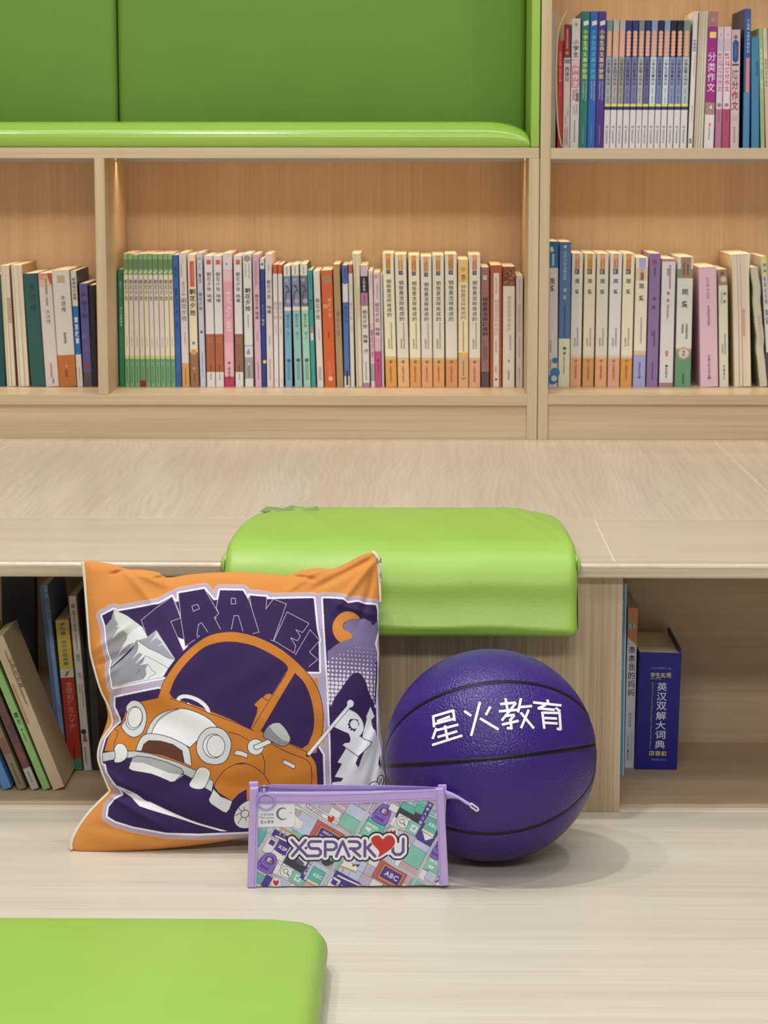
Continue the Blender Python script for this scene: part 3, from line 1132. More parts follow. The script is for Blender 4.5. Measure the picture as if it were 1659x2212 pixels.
book('A', (1624, 1652, 190, 1642, 1676, 1034), (206, 190, 168), [(610, 1034, (206, 160, 150))], texts=[('如何说孩子才会听', 400, 605, (86, 80, 76), .6, .5)], micro=[(.5, 240, 350, (120, 110, 90))], label='cream and pink booklet leaning at the right edge of the upper shelf')
book('A', (1654, 1700, 190, 1678, 1730, 1034), (104, 160, 80), label='green spine just cut by the right edge of the photo')

# ---------------- left bay under the bench
book('B', (-90, 12, 400, -20, 68, 1815), (24, 74, 76), label='dark teal book cut by the left edge of the photo in the left bay')
pages_out('B', (4, 112, 290, 82, 206, 1815), 'cream page block shelved fore-edge out, beside the cut teal book', lines_n=2, stamp=(.2, .9, 690, 1010, (186, 130, 104)))
pages_out('B', (138, 270, 285, 218, 382, 1815), 'second cream page block shelved fore-edge out, left of the dark green book', lines_n=2, cover=(150, 120, 80))
book('B', (284, 468, 398, 390, 574, 1818), (40, 88, 84), texts=[('水浒传', 515, 905, (26, 48, 48), .42, .56, -.005)], label='dark green book with three dark characters, leaning in the left bay')
book('B', (471, 645, 388, 578, 740, 1812), (204, 194, 184), [(388, 470, (202, 142, 124)), (470, 560, (206, 170, 152))], rects=[(.45, .68, 430, 680, (204, 188, 130))], polys=[([(.72, 388), (1, 388), (1, 545), (.85, 510), (.74, 440)], (180, 74, 62))],
     texts=[('水浒传', 838, 1030, (128, 74, 62), .33, .56, .0)], micro=[(.56, 450, 660, (110, 90, 50)), (.55, 690, 790, (130, 110, 100)), (.5, 1520, 1700, (140, 130, 124)), (.6, 1710, 1780, (110, 96, 90))],
     label='white book with a coral top and thin yellow strip, leaning in the left bay')
book('B', (646, 868, 348, 742, 968, 1812), (204, 198, 190), [(1415, 1812, (184, 104, 44))], rects=[(.28, .72, 418, 510, (184, 156, 126))], texts=[('水浒传', 658, 884, (60, 54, 52), .26, .55, .01)], micro=[(.52, 1130, 1275, (80, 70, 66)), (.46, 1600, 1690, (130, 66, 24))], discs=[(.5, 1555, 15, (206, 150, 100))],
     label='thick white book with an orange foot, leaning in the left bay')
book('B', (882, 956, 358, 970, 1046, 1815), (204, 196, 180), [(800, 1408, (32, 104, 178))], texts=[('经典知识宝库', 440, 728, (70, 66, 60), .62, .5, .01), ('寓言故事', 930, 1280, (206, 218, 226), .62, .5, .02)], micro=[(.5, 1560, 1760, (96, 90, 84))],
     label='thin cream book with a wide blue band of white characters', back=(30, 50, 90))
book('B', (990, 1098, 520, 1052, 1162, 1818), (88, 82, 146), [(1640, 1818, (78, 74, 80))], texts=[('哪子树', 735, 965, (46, 40, 84), .66, .5, .0)], discs=[(.5, 655, 28, (84, 52, 100)), (.5, 1560, 40, (130, 70, 84)), (.55, 1330, 46, (100, 90, 150)), (.35, 1180, 30, (110, 94, 150))],
     label='mottled violet book, the short one near the left bay divider')
book('B', (1102, 1192, 540, 1166, 1222, 1818), (38, 32, 34), label='near black book leaning against the left bay divider')

# ---------------- wide middle bay
book('C', (128, 187, 330, 149, 216, 1688), (34, 116, 78), texts=[('课内外', 470, 560, (150, 196, 170), .3, .5), ('语文名著阅读', 760, 990, (170, 206, 186), .4, .5)], micro=[(.5, 560, 750, (130, 180, 150)), (.5, 1040, 1240, (120, 176, 150))],
     label='short dark green booklet at the left end of the middle bay')
gt = [190, 246, 302, 363, 420, 472, 528, 590, 652, 708, 760]
gb = [218, 272, 331, 392, 456, 515, 571, 632, 691, 748, 804]
gy = [145, 145, 162, 150, 148, 148, 152, 150, 148, 150]
for i in range(10):
    gr = (132, 172, 100) if i in (0, 1, 4, 9) else (118, 164, 116)
    cr = (216, 206, 176) if i in (0, 4, 8, 9) else (208, 198, 186)
    book('C', (gt[i], gt[i + 1] - 1.5, gy[i], gb[i], gb[i + 1] - 1.5, 1688), cr, [(gy[i], 392, gr), (1325, 1360, (184, 196, 110)), (1360, 1688, (110, 162, 116))], rects=[(.1, .95, 215, 325, (92, 132, 84))] + ([(0, 1, 1612, 1686, (150, 24, 30))] if i == 3 else []),
         discs=[(.3, 365, 14, (206, 200, 150)), (.7, 350, 12, (198, 196, 140)), (.5, 1390, 14, (80, 136, 110))], texts=[(ZHXS, 440, 692, (72, 70, 66), .72, .5, .006), ('人民教育出版社', 1420, 1640, (66, 112, 80), .34, .5)], micro=[(.5, 1110, 1225, (130, 122, 110))],
         label=('green and cream paperback with a red sticker at its foot' if i == 3 else 'slim green and cream paperback, %s from the left of its run of ten' % ORD[i]))
book('C', (761, 829, 165, 806, 868, 1690), (48, 98, 174), texts=[('朝花夕拾', 530, 1030, (28, 46, 110), .42, .5), ('鲁迅全集', 300, 420, (30, 50, 112), .4, .5)], discs=[(.45, 245, 18, (112, 76, 130))], micro=[(.5, 1100, 1200, (34, 66, 140)), (.5, 1500, 1650, (34, 66, 140))], label='medium blue paperback right of the green and cream run')
book('C', (834, 920, 140, 876, 962, 1690), (206, 197, 192), [(1412, 1690, (204, 150, 80))], texts=[('鲁迅文集', 470, 640, (166, 158, 160), .5, .5), (ZHXS, 655, 930, (112, 104, 108), .72, .5, .004)], discs=[(.5, 228, 20, (190, 180, 172)), (.55, 1000, 16, (200, 178, 176))], micro=[(.3, 260, 420, (120, 108, 104)), (.55, 1050, 1190, (140, 130, 130)), (.5, 1480, 1660, (110, 76, 40))],
     label='grey-white paperback with an ochre foot, right of the blue one')
book('C', (934, 1028, 160, 972, 1068, 1690), (220, 207, 178), [(1290, 1690, (148, 104, 68))], rects=[(.22, .82, 236, 530, (204, 84, 60))], discs=[(.5, 1285, 36, (206, 148, 76)), (.48, 1475, 18, (196, 130, 110)), (.5, 1180, 20, (110, 134, 150))], texts=[(ZHXS, 548, 868, (52, 46, 44), .74, .5, .02)], micro=[(.62, 262, 480, (226, 170, 150)), (.5, 1535, 1640, (84, 56, 36))],
     label='cream paperback with a red label, large black title and brown foot')
book('C', (1037, 1106, 138, 1086, 1150, 1690), (186, 188, 208), [(138, 250, (196, 196, 200))], texts=[('鲁迅', 370, 490, (84, 82, 104), .5, .5), (ZHXS, 592, 808, (92, 90, 118), .6, .5)], discs=[(.5, 208, 20, (170, 160, 130)), (.5, 1052, 16, (80, 78, 96))], micro=[(.5, 262, 345, (130, 128, 150)), (.5, 1290, 1580, (110, 110, 140))], label='slim lilac-grey paperback right of the red-labelled cream one')
for g_, nm in (((1122, 1228, 172, 1164, 1258, 1690), 'left of the twin brown-banded pair'), ((1233, 1331, 172, 1264, 1360, 1690), 'right of the twin brown-banded pair'), ((1466, 1562, 170, 1492, 1584, 1690), 'beyond the pink book')):
    book('C', g_, (212, 207, 206), [(1075, 1518, (166, 94, 54) if 'beyond' not in nm else (140, 100, 72))], rects=[(.28, .82, 220, 275, (204, 88, 66))], texts=[(ZHXS, 358, 585, (74, 68, 68), .5, .52, .008), ('呐喊', 608, 715, (60, 54, 54), .5, .52, .008)], micro=[(.35, 1110, 1190, (206, 160, 130)), (.65, 1110, 1190, (206, 160, 130)), (.5, 1430, 1510, (90, 50, 30)), (.5, 1530, 1610, (110, 104, 104))],
         label='white paperback with red seal and brown band, %s' % nm)
book('C', (1341, 1450, 142, 1366, 1480, 1690), (218, 150, 164), [(142, 330, (210, 200, 200)), (330, 470, (214, 180, 186)), (1180, 1570, (222, 164, 174)), (1570, 1690, (192, 52, 84))], texts=[('花夕拾', 570, 1060, (236, 212, 214), .5, .55, .0), ('人民文学出版', 1440, 1600, (90, 50, 80), .26, .5)], discs=[(.4, 268, 14, (110, 150, 190)), (.5, 1410, 15, (90, 60, 110))],
     label='rosy pink paperback with faint white title and crimson foot')
book('D', (22, 122, 150, 50, 150, 1690), (208, 208, 202), [(1205, 1215, (120, 140, 160)), (1215, 1345, (206, 202, 204)), (1345, 1595, (150, 150, 152))], texts=[(ZHXS, 538, 812, (52, 48, 50), .66, .5, .018)], discs=[(.5, 205, 38, (134, 132, 132)), (.5, 205, 26, (150, 148, 148)), (.45, 1290, 24, (104, 150, 196)), (.48, 1260, 12, (104, 150, 196)), (.5, 1420, 12, (196, 194, 194))],
     micro=[(.3, 260, 420, (160, 158, 156)), (.7, 260, 440, (160, 158, 156)), (.5, 850, 1000, (120, 116, 116)), (.5, 1445, 1580, (100, 98, 100))], label='white paperback with a grey disc on top and blue mark low down')
book('D', (133, 210, 152, 168, 244, 1686), (204, 166, 184), texts=[('朝花夕拾', 608, 790, (84, 60, 92), .5, .52, .01), ('呐喊', 806, 905, (84, 60, 92), .5, .52, .01)], micro=[(.35, 230, 540, (140, 100, 130)), (.6, 220, 500, (140, 100, 130)), (.5, 1050, 1140, (150, 112, 136)), (.5, 1400, 1600, (100, 66, 96))], label='dusty pink paperback left of the slim navy one')
book('D', (218, 273, 202, 246, 300, 1688), (32, 62, 148), [(202, 322, (208, 206, 204)), (322, 440, (46, 74, 130))], texts=[('朝花夕拾', 730, 880, (110, 120, 190), .5, .5), ('呐喊', 890, 985, (150, 160, 200), .55, .5, .02)], discs=[(.5, 268, 18, (60, 130, 160)), (.7, 1395, 22, (206, 196, 90))], label='slim navy book with a white top and yellow dot at the foot')
book('D', (278, 356, 146, 304, 384, 1686), (208, 197, 192), texts=[(ZHXS, 442, 668, (78, 66, 64), .6, .5, .006), ('·', 680, 730, (78, 66, 64), .6, .5), ('呐喊', 735, 838, (66, 56, 56), .6, .5, .01)], micro=[(.55, 262, 350, (110, 90, 86)), (.5, 1090, 1190, (120, 104, 100)), (.5, 1360, 1610, (100, 84, 80))], label='pinkish white paperback between the navy and the orange-topped pair')
for g_, nm in (((366, 425, 265, 389, 440, 1682), 'left'), ((428, 479, 265, 445, 498, 1682), 'right')):
    book('D', g_, (214, 208, 206), [(265, 372, (196, 90, 50))], texts=[(ZHXS, 690, 900, (170, 158, 158), .7, .5)], micro=[(.5, 400, 610, (190, 180, 178)), (.55, 950, 1060, (90, 80, 80)), (.5, 1585, 1620, (150, 140, 140))], label='slim white booklet with an orange cap, %s one of the pair' % nm, back=(190, 90, 54))
for g_, cc, pc, nm in (((489, 575, 270, 518, 598, 1672), (112, 162, 194), (110, 134, 170), 'sky blue'), ((581, 672, 262, 626, 713, 1678), (136, 182, 184), (124, 130, 158), 'grey-teal'), ((681, 766, 252, 726, 812, 1678), (146, 196, 172), (104, 108, 116), 'mint green')):
    book('D', g_, cc, [(250, 388, (210, 206, 190)), (388, 745, pc), (745, 788, (214, 210, 186))], polys=[([(.2, 490), (.6, 500), (.9, 570), (.9, 600), (.55, 530), (.2, 510)], (70, 74, 90)), ([(.15, 700), (.2, 590), (.55, 550), (.8, 560), (.4, 590), (.3, 720)], (76, 80, 100))],
         discs=[(.6, 680, 30, (160, 158, 178)), (.4, 440, 24, (140, 150, 176)), (.55, 1366, 24, (70, 92, 110))], texts=[(ZHXS, 826, 985, (74, 100, 118), .44, .52, .0), ('青少', 1030, 1130, (110, 150, 150), .4, .55)], micro=[(.5, 284, 372, (110, 104, 90)), (.4, 1400, 1600, (84, 118, 130)), (.65, 1400, 1600, (84, 118, 130))],
         label='%s paperback with a leafy picture and cream band' % nm, back=(20, 78, 70))
book('D', (771, 823, 325, 816, 872, 1676), (50, 150, 146), texts=[('朝花夕拾', 660, 780, (24, 92, 96), .6, .5)], rects=[(.25, .8, 985, 1050, (196, 110, 110)), (.25, .8, 1050, 1125, (206, 204, 206))], discs=[(.52, 985, 14, (196, 110, 110)), (.52, 1125, 14, (206, 204, 206))], micro=[(.5, 370, 560, (30, 104, 108))], label='narrow teal booklet with a red and white pill mark')
book('D', (833, 916, 330, 887, 958, 1674), (208, 201, 194), texts=[(ZHXS, 642, 895, (84, 76, 74), .58, .5, .008)], micro=[(.5, 520, 560, (180, 150, 130)), (.55, 1000, 1130, (130, 122, 118)), (.4, 1440, 1590, (110, 100, 100)), (.65, 1440, 1590, (110, 100, 100))], label='plain white book left of the solid orange book')
book('D', (921, 1060, 325, 974, 1098, 1676), (204, 92, 44), texts=[('朝花夕拾', 640, 870, (226, 176, 140), .34, .68, .0), ('人民文学出版社', 1370, 1560, (228, 160, 110), .16, .5)], discs=[(.5, 430, 46, (160, 140, 84)), (.5, 430, 36, (140, 130, 84)), (.55, 1580, 26, (228, 180, 150)), (.3, 740, 30, (220, 140, 50))], micro=[(.5, 1035, 1110, (110, 46, 24))], label='solid orange book with a khaki oval emblem near the top')
book('D', (1062, 1146, 256, 1112, 1188, 1676), (166, 136, 92), texts=[('朝花夕拾', 790, 1090, (140, 104, 62), .4, .5)], label='plain tan book right of the solid orange book')
book('D', (1166, 1238, 262, 1200, 1262, 1672), (74, 106, 174), [(470, 688, (206, 200, 204)), (1545, 1672, (208, 204, 200))], rects=[(.35, .72, 1490, 1640, (50, 48, 54))], discs=[(.5, 458, 26, (74, 106, 174)), (.53, 1490, 13, (50, 48, 54)), (.53, 1640, 13, (50, 48, 54))], texts=[('鲁迅散文', 295, 440, (46, 70, 140), .4, .5), ('朝花夕拾', 730, 930, (54, 80, 150), .46, .5)], label='blue book with a white window and a dark pill at its foot', back=(34, 50, 92))
book('D', (1243, 1290, 248, 1268, 1322, 1676), (206, 198, 186), [(262, 360, (190, 90, 56))], texts=[(ZHXS, 690, 900, (160, 150, 140), .5, .5)], micro=[(.5, 400, 600, (190, 184, 170)), (.6, 950, 1040, (100, 90, 86))], label='slim white booklet with an orange cap, beside the tall page block', back=(160, 76, 54))
pages_out('D', (1292, 1376, 132, 1342, 1404, 1680), 'tallest cream page block in the middle bay, shelved fore-edge out', cover=(208, 204, 160), flare=0.0022, lines_n=1, stamp=(.1, .8, 520, 860, (206, 176, 140)))
book('D', (1380, 1462, 258, 1412, 1496, 1668), (206, 201, 192), [(258, 385, (196, 174, 184)), (385, 575, (44, 38, 54)), (575, 728, (176, 112, 146)), (1618, 1668, (176, 120, 150))], texts=[('人民教育', 400, 560, (206, 196, 206), .36, .5), (ZHXS, 770, 990, (70, 64, 66), .62, .5, .008), ('·', 1000, 1050, (70, 64, 66), .5, .5), ('呐喊', 1055, 1160, (60, 54, 56), .62, .5, .012)], discs=[(.5, 1250, 30, (170, 168, 186)), (.65, 1240, 14, (110, 116, 160))], micro=[(.5, 600, 710, (110, 60, 90)), (.5, 1370, 1590, (90, 84, 84))], label='white book banded black and mauve near its top')
book('D', (1472, 1526, 325, 1508, 1554, 1672), (206, 196, 184), [(930, 1400, (206, 170, 184)), (1400, 1600, (150, 150, 150))], texts=[(ZHXS, 1000, 1330, (150, 80, 110), .6, .5)], micro=[(.5, 360, 540, (120, 104, 100))], label='very slim cream booklet with a pink lower half')
book('D', (1529, 1611, 342, 1557, 1630, 1668), (212, 186, 190), [(1095, 1250, (206, 164, 176)), (1250, 1668, (188, 70, 122))], texts=[(ZHXS, 686, 920, (104, 84, 90), .62, .5, .004), ('呐喊', 970, 1075, (80, 66, 74), .62, .5, .01)], discs=[(.4, 390, 26, (196, 150, 170)), (.5, 1355, 15, (100, 60, 120))], micro=[(.55, 460, 650, (130, 100, 110)), (.55, 1390, 1520, (110, 50, 100))], label='pale pink paperback with a magenta foot')
book('D', (1612, 1640, 365, 1633, 1662, 1668), (188, 184, 182), micro=[(.5, 800, 1000, (140, 138, 138))], label='very slim grey booklet left of the first orange-footed spine')
et = [(66, 172), (180, 286), (302, 410), (416, 521), (526, 635), (641, 753), (761, 860), (863, 970)]
eb = [(100, 203), (210, 320), (325, 423), (430, 530), (536, 640), (651, 760), (768, 858), (865, 968)]
ey = [106, 116, 122, 132, 120, 112, 160, 116]
for i in range(8):
    if i == 6:
        book('E', (et[i][0], et[i][1], ey[i], eb[i][0], eb[i][1], 1336), (222, 204, 164), [(160, 372, (218, 182, 110)), (1015, 1040, (214, 180, 80)), (1040, 1336, (206, 162, 108))], discs=[(.5, 250, 24, (196, 154, 70))], polys=[([(.2, 1245), (.5, 1255), (.8, 1245), (.5, 1266)], (60, 50, 44))], texts=[('钢铁是怎样炼成的', 390, 712, (112, 92, 60), .5, .5, .0), ('名著', 296, 362, (84, 70, 40), .46, .5, .02)], micro=[(.5, 730, 1000, (140, 120, 90)), (.5, 1090, 1230, (130, 96, 60))], label='yellow-topped shorter spine within the run of orange-footed books')
        continue
    wh = (222, 214, 180) if i in (0, 2) else (212, 205, 190)
    orr = [(218, 150, 70), (222, 172, 110), (216, 150, 78), (216, 156, 106), (214, 152, 88), (206, 140, 90), 0, (214, 152, 118)][i]
    ds = 0 if i == 0 else 10
    book('E', (et[i][0], et[i][1], ey[i], eb[i][0], eb[i][1], 1336), wh, [(1052 + ds, 1080, (200, 176, 130)), (1080, 1336, orr)], rects=[(.27, .72, ey[i] + 3, ey[i] + 148, orr), (.3, .68, ey[i] + 150, ey[i] + 188, (74, 80, 104)), (.42, .6, ey[i] + 160, ey[i] + 176, (120, 124, 134))], discs=[(.5, 1102, 15, (130, 106, 60))],
         texts=[('钢铁是怎样炼成的', ey[i] + 236, 690 + ds * 4, (70, 66, 58), .42, .5, .008), ('人民教育出版社', 1130, 1290, (150, 96, 40), .2, .48)], micro=[(.38, ey[i] + 60, ey[i] + 140, (150, 100, 50)), (.6, ey[i] + 50, ey[i] + 140, (150, 100, 50))] + ([] if i == 5 else [(.38, 890, 975, (130, 122, 110)), (.62, 740, 985, (150, 142, 128))]),
         label='ivory spine with orange square and foot, %s from the left of its run' % ORD[i], back=(220, 206, 150))
book('E', (973, 1052, 232, 976, 1050, 1336), (142, 100, 98), [(1160, 1190, (140, 110, 84)), (1190, 1336, (94, 68, 70))], rects=[(.25, .7, 306, 348, (196, 170, 160))], texts=[('钢铁是怎样炼成的', 505, 866, (58, 36, 40), .66, .5, .012)], micro=[(.35, 900, 1100, (90, 60, 62)), (.65, 960, 1080, (90, 60, 62))], label='dull brown book with black characters, right of the orange-footed run')
book('E', (1060, 1168, 212, 1057, 1166, 1336), (170, 86, 44), rects=[(.28, .75, 286, 1334, (210, 199, 188))], texts=[('钢铁是怎样炼成的', 525, 866, (168, 152, 140), .36, .52, .0)], micro=[(.5, 320, 470, (180, 160, 140)), (.5, 900, 1020, (150, 130, 120)), (.5, 1140, 1210, (150, 130, 120))], discs=[(.5, 1262, 12, (110, 90, 76))], label='rust-brown spine with a long white title strip')
rr = random.Random(3)
mos = []
for i in range(46):
    a, y = rr.random() * .86, 232 + rr.random() * 150
    mos.append(([(a, y), (a + .14 * rr.random() + .05, y + 8), (a + .1 * rr.random(), y + 10 + 14 * rr.random())], [(70, 40, 30), (176, 104, 58), (200, 136, 84)][i % 3]))
book('E', (1176, 1288, 226, 1172, 1284, 1336), (210, 198, 188), [(226, 404, (124, 72, 44))], polys=mos, texts=[('钢铁是怎样炼成的', 490, 820, (176, 160, 148), .3, .52, .0)], micro=[(.62, 850, 990, (170, 152, 140)), (.5, 1080, 1110, (70, 56, 54)), (.5, 1180, 1270, (150, 126, 118))], label='pale book with a brown mosaic picture on top')
book('E', (1297, 1360, 306, 1294, 1360, 1336), (194, 180, 168), texts=[('钢铁是怎样炼成的', 570, 830, (158, 142, 132), .4, .5, .0)], micro=[(.5, 340, 520, (160, 146, 136)), (.5, 880, 1060, (130, 112, 104)), (.5, 1150, 1280, (130, 112, 104))], label='slim greyish book at the right end of the middle bay')

# ---------------- lower right shelf
book('G', (92, 202, 124, 82, 188, 1862), (206, 204, 204), [(124, 438, (34, 112, 172))], rects=[(.3, .55, 270, 415, (150, 190, 220))], texts=[('简爱', 552, 725, (66, 62, 66), .52, .34, .012)], discs=[(.72, 1545, 38, (44, 124, 190)), (.45, 1770, 66, (44, 124, 190)), (.72, 1690, 62, (44, 124, 190)), (.62, 1760, 36, (206, 204, 204))], polys=[([(.1, 190), (.35, 185), (.5, 245), (.1, 245)], (190, 214, 226))], micro=[(.2, 1300, 1450, (110, 106, 110)), (.2, 1530, 1640, (110, 106, 110))],
     label='white book with blue top and blue swirls, against the bookcase upright')
book('G', (212, 360, 132, 198, 330, 1864), (78, 116, 176), [(1284, 1864, (214, 216, 184))], texts=[('世界文学名著宝库', 240, 590, (176, 198, 214), .3, .48, .0), ('简', 680, 730, (206, 216, 222), .3, .5, .01), ('爱', 765, 815, (206, 216, 222), .3, .5, .01)], discs=[(.48, 188, 18, (196, 208, 216)), (.52, 1400, 22, (90, 110, 110)), (.52, 1460, 18, (90, 110, 110))], micro=[(.5, 890, 1260, (54, 82, 140)), (.5, 1490, 1710, (150, 160, 130))],
     label='tall blue book with a pale yellow foot on the lower right shelf')
gt = [(366, 496), (514, 651), (662, 805), (820, 968), (977, 1115)]
gb = [(333, 471), (485, 620), (634, 775), (786, 926), (936, 1076)]
for i in range(5):
    orr = [(220, 158, 118), (204, 146, 84), (220, 162, 108), (212, 156, 124), (212, 146, 66)][i]
    wh = [(208, 206, 200), (214, 204, 176), (210, 206, 192), (210, 208, 206), (218, 212, 184)][i]
    book('G', (gt[i][0], gt[i][1], 264, gb[i][0], gb[i][1], 1860), wh, [(1480, 1512, (206, 190, 160)), (1512, 1860, orr)], rects=[(.24, .7, 268, 452, orr), (.24, .68, 452, 512, (82, 82, 86)), (.3, .5, 465, 500, (150, 146, 140))], discs=[(.5, 1548, 18, (150, 116, 90))],
         texts=[('简', 560, 628, (74, 70, 70), .42, .5, .012), ('·', 640, 680, (74, 70, 70), .4, .5), ('爱', 690, 750, (74, 70, 70), .42, .5, .012), ('人民教育出版社', 1580, 1770, (140, 84, 50), .2, .5)], micro=[(.38, 340, 440, (180, 106, 60)), (.62, 330, 450, (180, 106, 60)), (.36, 1270, 1370, (140, 136, 136)), (.62, 1150, 1370, (150, 146, 146))],
         label='white spine with orange square and foot, %s of the five on the lower right shelf' % ORD[i], back=(216, 200, 150))
book('G', (1126, 1279, 312, 1091, 1236, 1860), (220, 210, 188), [(430, 470, (206, 190, 150)), (470, 590, (212, 190, 146)), (1425, 1470, (214, 180, 130)), (1470, 1860, (154, 156, 206))], rects=[(.25, .82, 320, 432, (160, 162, 212)), (.3, .72, 440, 590, (176, 168, 174)), (.4, .66, 490, 580, (150, 92, 80))], texts=[('简', 616, 690, (66, 62, 62), .42, .5, .012), ('·', 700, 745, (66, 62, 62), .4, .5), ('爱', 760, 832, (66, 62, 62), .42, .5, .012)], polys=[([(.3, 1735), (.55, 1745), (.72, 1735), (.52, 1762)], (70, 66, 84))],
     micro=[(.55, 1030, 1340, (160, 150, 134)), (.5, 1560, 1740, (90, 90, 130))], label='cream book with lavender foot and lavender top panel')
book('G', (1291, 1426, 266, 1248, 1386, 1862), (134, 108, 158), rects=[(.25, .66, 340, 398, (150, 70, 104))], texts=[('简', 785, 825, (56, 40, 76), .3, .5), ('爱', 880, 930, (56, 40, 76), .32, .5), ('名著阅读', 420, 540, (84, 60, 100), .2, .5)], micro=[(.4, 1180, 1260, (90, 68, 112)), (.6, 1180, 1370, (90, 68, 112)), (.5, 1560, 1780, (90, 68, 112))], label='plain purple book on the lower right shelf')
book('H', (165, 335, 326, 132, 294, 1858), (208, 203, 204), [(326, 360, (176, 132, 126)), (1806, 1858, (160, 120, 118))], texts=[('简', 715, 760, (84, 78, 80), .22, .5), ('爱', 800, 842, (84, 78, 80), .22, .5)], discs=[(.5, 1430, 14, (196, 120, 110)), (.5, 1480, 14, (196, 120, 110)), (.5, 1605, 16, (70, 66, 70))], rects=[(.4, .6, 1430, 1480, (196, 120, 110))], micro=[(.45, 440, 530, (110, 104, 106)), (.6, 400, 680, (120, 114, 116)), (.5, 870, 1040, (130, 124, 126)), (.5, 1630, 1750, (120, 114, 118))],
     label='white book with thin mauve bands at top and bottom')
book('H', (350, 550, 298, 326, 504, 1856), (206, 206, 198), [(298, 445, (206, 204, 190)), (445, 555, (104, 150, 104)), (1392, 1420, (176, 140, 124)), (1420, 1856, (94, 146, 110))], rects=[(.2, .86, 308, 548, (160, 124, 106))], discs=[(.5, 1450, 76, (184, 150, 136)), (.5, 1450, 56, (206, 196, 186))], texts=[('简', 672, 760, (60, 58, 58), .42, .5, .012), ('·', 765, 815, (60, 58, 58), .4, .5), ('爱', 820, 908, (60, 58, 58), .42, .5, .012), ('名校', 1410, 1490, (70, 60, 56), .22, .5)], micro=[(.4, 370, 530, (104, 76, 66)), (.65, 390, 520, (104, 76, 66)), (.4, 1100, 1220, (96, 92, 90)), (.66, 1100, 1280, (96, 92, 90)), (.5, 1690, 1820, (60, 104, 76))],
     label='white and green book with a round badge above its green foot')
book('H', (594, 826, 412, 632, 832, 1846), (214, 176, 190), lines=[('JANE EYRE', 535, 795, (150, 104, 124), .5, .2)], texts=[('中国文联出版社', 1460, 1720, (110, 76, 96), .13, .5)], discs=[(.5, 1738, 22, (140, 104, 124))], micro=[(.52, 870, 1120, (170, 124, 146))], label='thick pink hardback with a title in capitals, standing alone')
book('H', (836, 952, 442, 854, 962, 1848), (206, 203, 184), [(442, 632, (150, 124, 100))], discs=[(.55, 560, 36, (196, 184, 166)), (.4, 490, 22, (110, 90, 76))], texts=[('简', 712, 752, (90, 86, 76), .34, .65), ('爱', 806, 846, (90, 86, 76), .34, .65), ('中国致公', 1580, 1760, (96, 92, 84), .2, .52)], micro=[(.3, 710, 850, (160, 156, 140)), (.35, 1330, 1450, (110, 106, 96)), (.65, 1210, 1450, (110, 106, 96))], label='slim ivory book with a brown portrait on top, beside the pink hardback')
pages_out('H', (990, 1212, 262, 1034, 1226, 1852), 'thick cream page block with flared covers on the lower right shelf', cover=(206, 186, 140), flare=0.004, lines_n=2, stamp=(.02, .4, 912, 1240, (206, 150, 130)))
pages_out('H', (1222, 1320, 430, 1322, 1424, 1858), 'rippled pale page block leaning right on the lower right shelf', cover=(150, 160, 130), lines_n=0, wave=0.0014, stamp=(-.1, .5, 990, 1350, (206, 170, 150)), paper=M_paper_g)
book('H', (1345, 1412, 296, 1434, 1500, 1858), (204, 200, 196), [(296, 520, (206, 206, 120)), (1440, 1858, (84, 56, 124))], texts=[('新课标名著', 530, 870, (90, 120, 150), .5, .5), ('简爱', 920, 1110, (120, 90, 110), .6, .5)], discs=[(.6, 400, 22, (110, 140, 180)), (.6, 470, 22, (110, 140, 180))], label='yellow, white and purple book leaning at the right edge of the lower shelf')

# ---------------- left cubby under the step
book('L', (612, 690, 243, 757, 828, 1816), (198, 192, 188), discs=[(.5, 333, 22, (140, 136, 122)), (.4, 1462, 26, (60, 40, 44))], polys=[([(.2, 1555), (.35, 1480), (.6, 1480), (.8, 1555)], (140, 90, 90))], texts=[('青', 755, 835, (112, 106, 106), .5, .55, .0), ('鸟', 925, 990, (112, 106, 106), .5, .55, .0), ('国际大奖儿童文学', 375, 560, (130, 124, 122), .3, .5), ('新世纪出版社', 1600, 1760, (100, 94, 98), .26, .4)], micro=[(.5, 585, 710, (110, 104, 104)), (.4, 1035, 1110, (120, 114, 114)), (.7, 1035, 1240, (120, 114, 114))],
     label='tall white paperback in the left cubby, nearest the pillow')
book('L', (492, 624, 460, 622, 744, 1814), (196, 160, 48), [(460, 902, (206, 172, 56)), (902, 977, (196, 190, 182)), (977, 1706, (168, 36, 32)), (1706, 1814, (56, 128, 84))], texts=[('罗尔德·达尔作品典藏', 484, 870, (60, 104, 130), .38, .5, .01), ('查理和巧克力工厂', 1012, 1470, (206, 128, 110), .46, .56, .004)], micro=[(.5, 1600, 1735, (84, 24, 26))], polys=[([(.3, 965), (.5, 920), (.75, 915), (.5, 965)], (140, 110, 60))], label='yellow, white, red and green banded paperback in the left cubby')
book('L', (340, 440, 58, 550, 604, 1716), (112, 146, 190), rects=[(0, .5, 58, 1716, (76, 102, 150))], texts=[('一路芬芳', 90, 360, (60, 82, 120), .3, .74)], micro=[(.74, 1130, 1310, (60, 82, 120))], Y=2.952, label='light blue book standing further back in the left cubby', depth=0.14)
book('L', (10, 318, 76, 30, 338, 1690), (24, 26, 40), polys=[([(.1, 700), (.5, 500), (.9, 760), (.6, 900), (.3, 860)], (40, 44, 74)), ([(.3, 1150), (.8, 1000), (.95, 1300), (.5, 1350)], (66, 40, 66))], discs=[(.2, 300, 5, (90, 94, 120)), (.7, 210, 4, (90, 94, 120)), (.5, 420, 4, (90, 94, 120)), (.85, 560, 4, (90, 94, 120))], Y=3.06, depth=0.02, label='large dark picture book at the back of the left cubby')
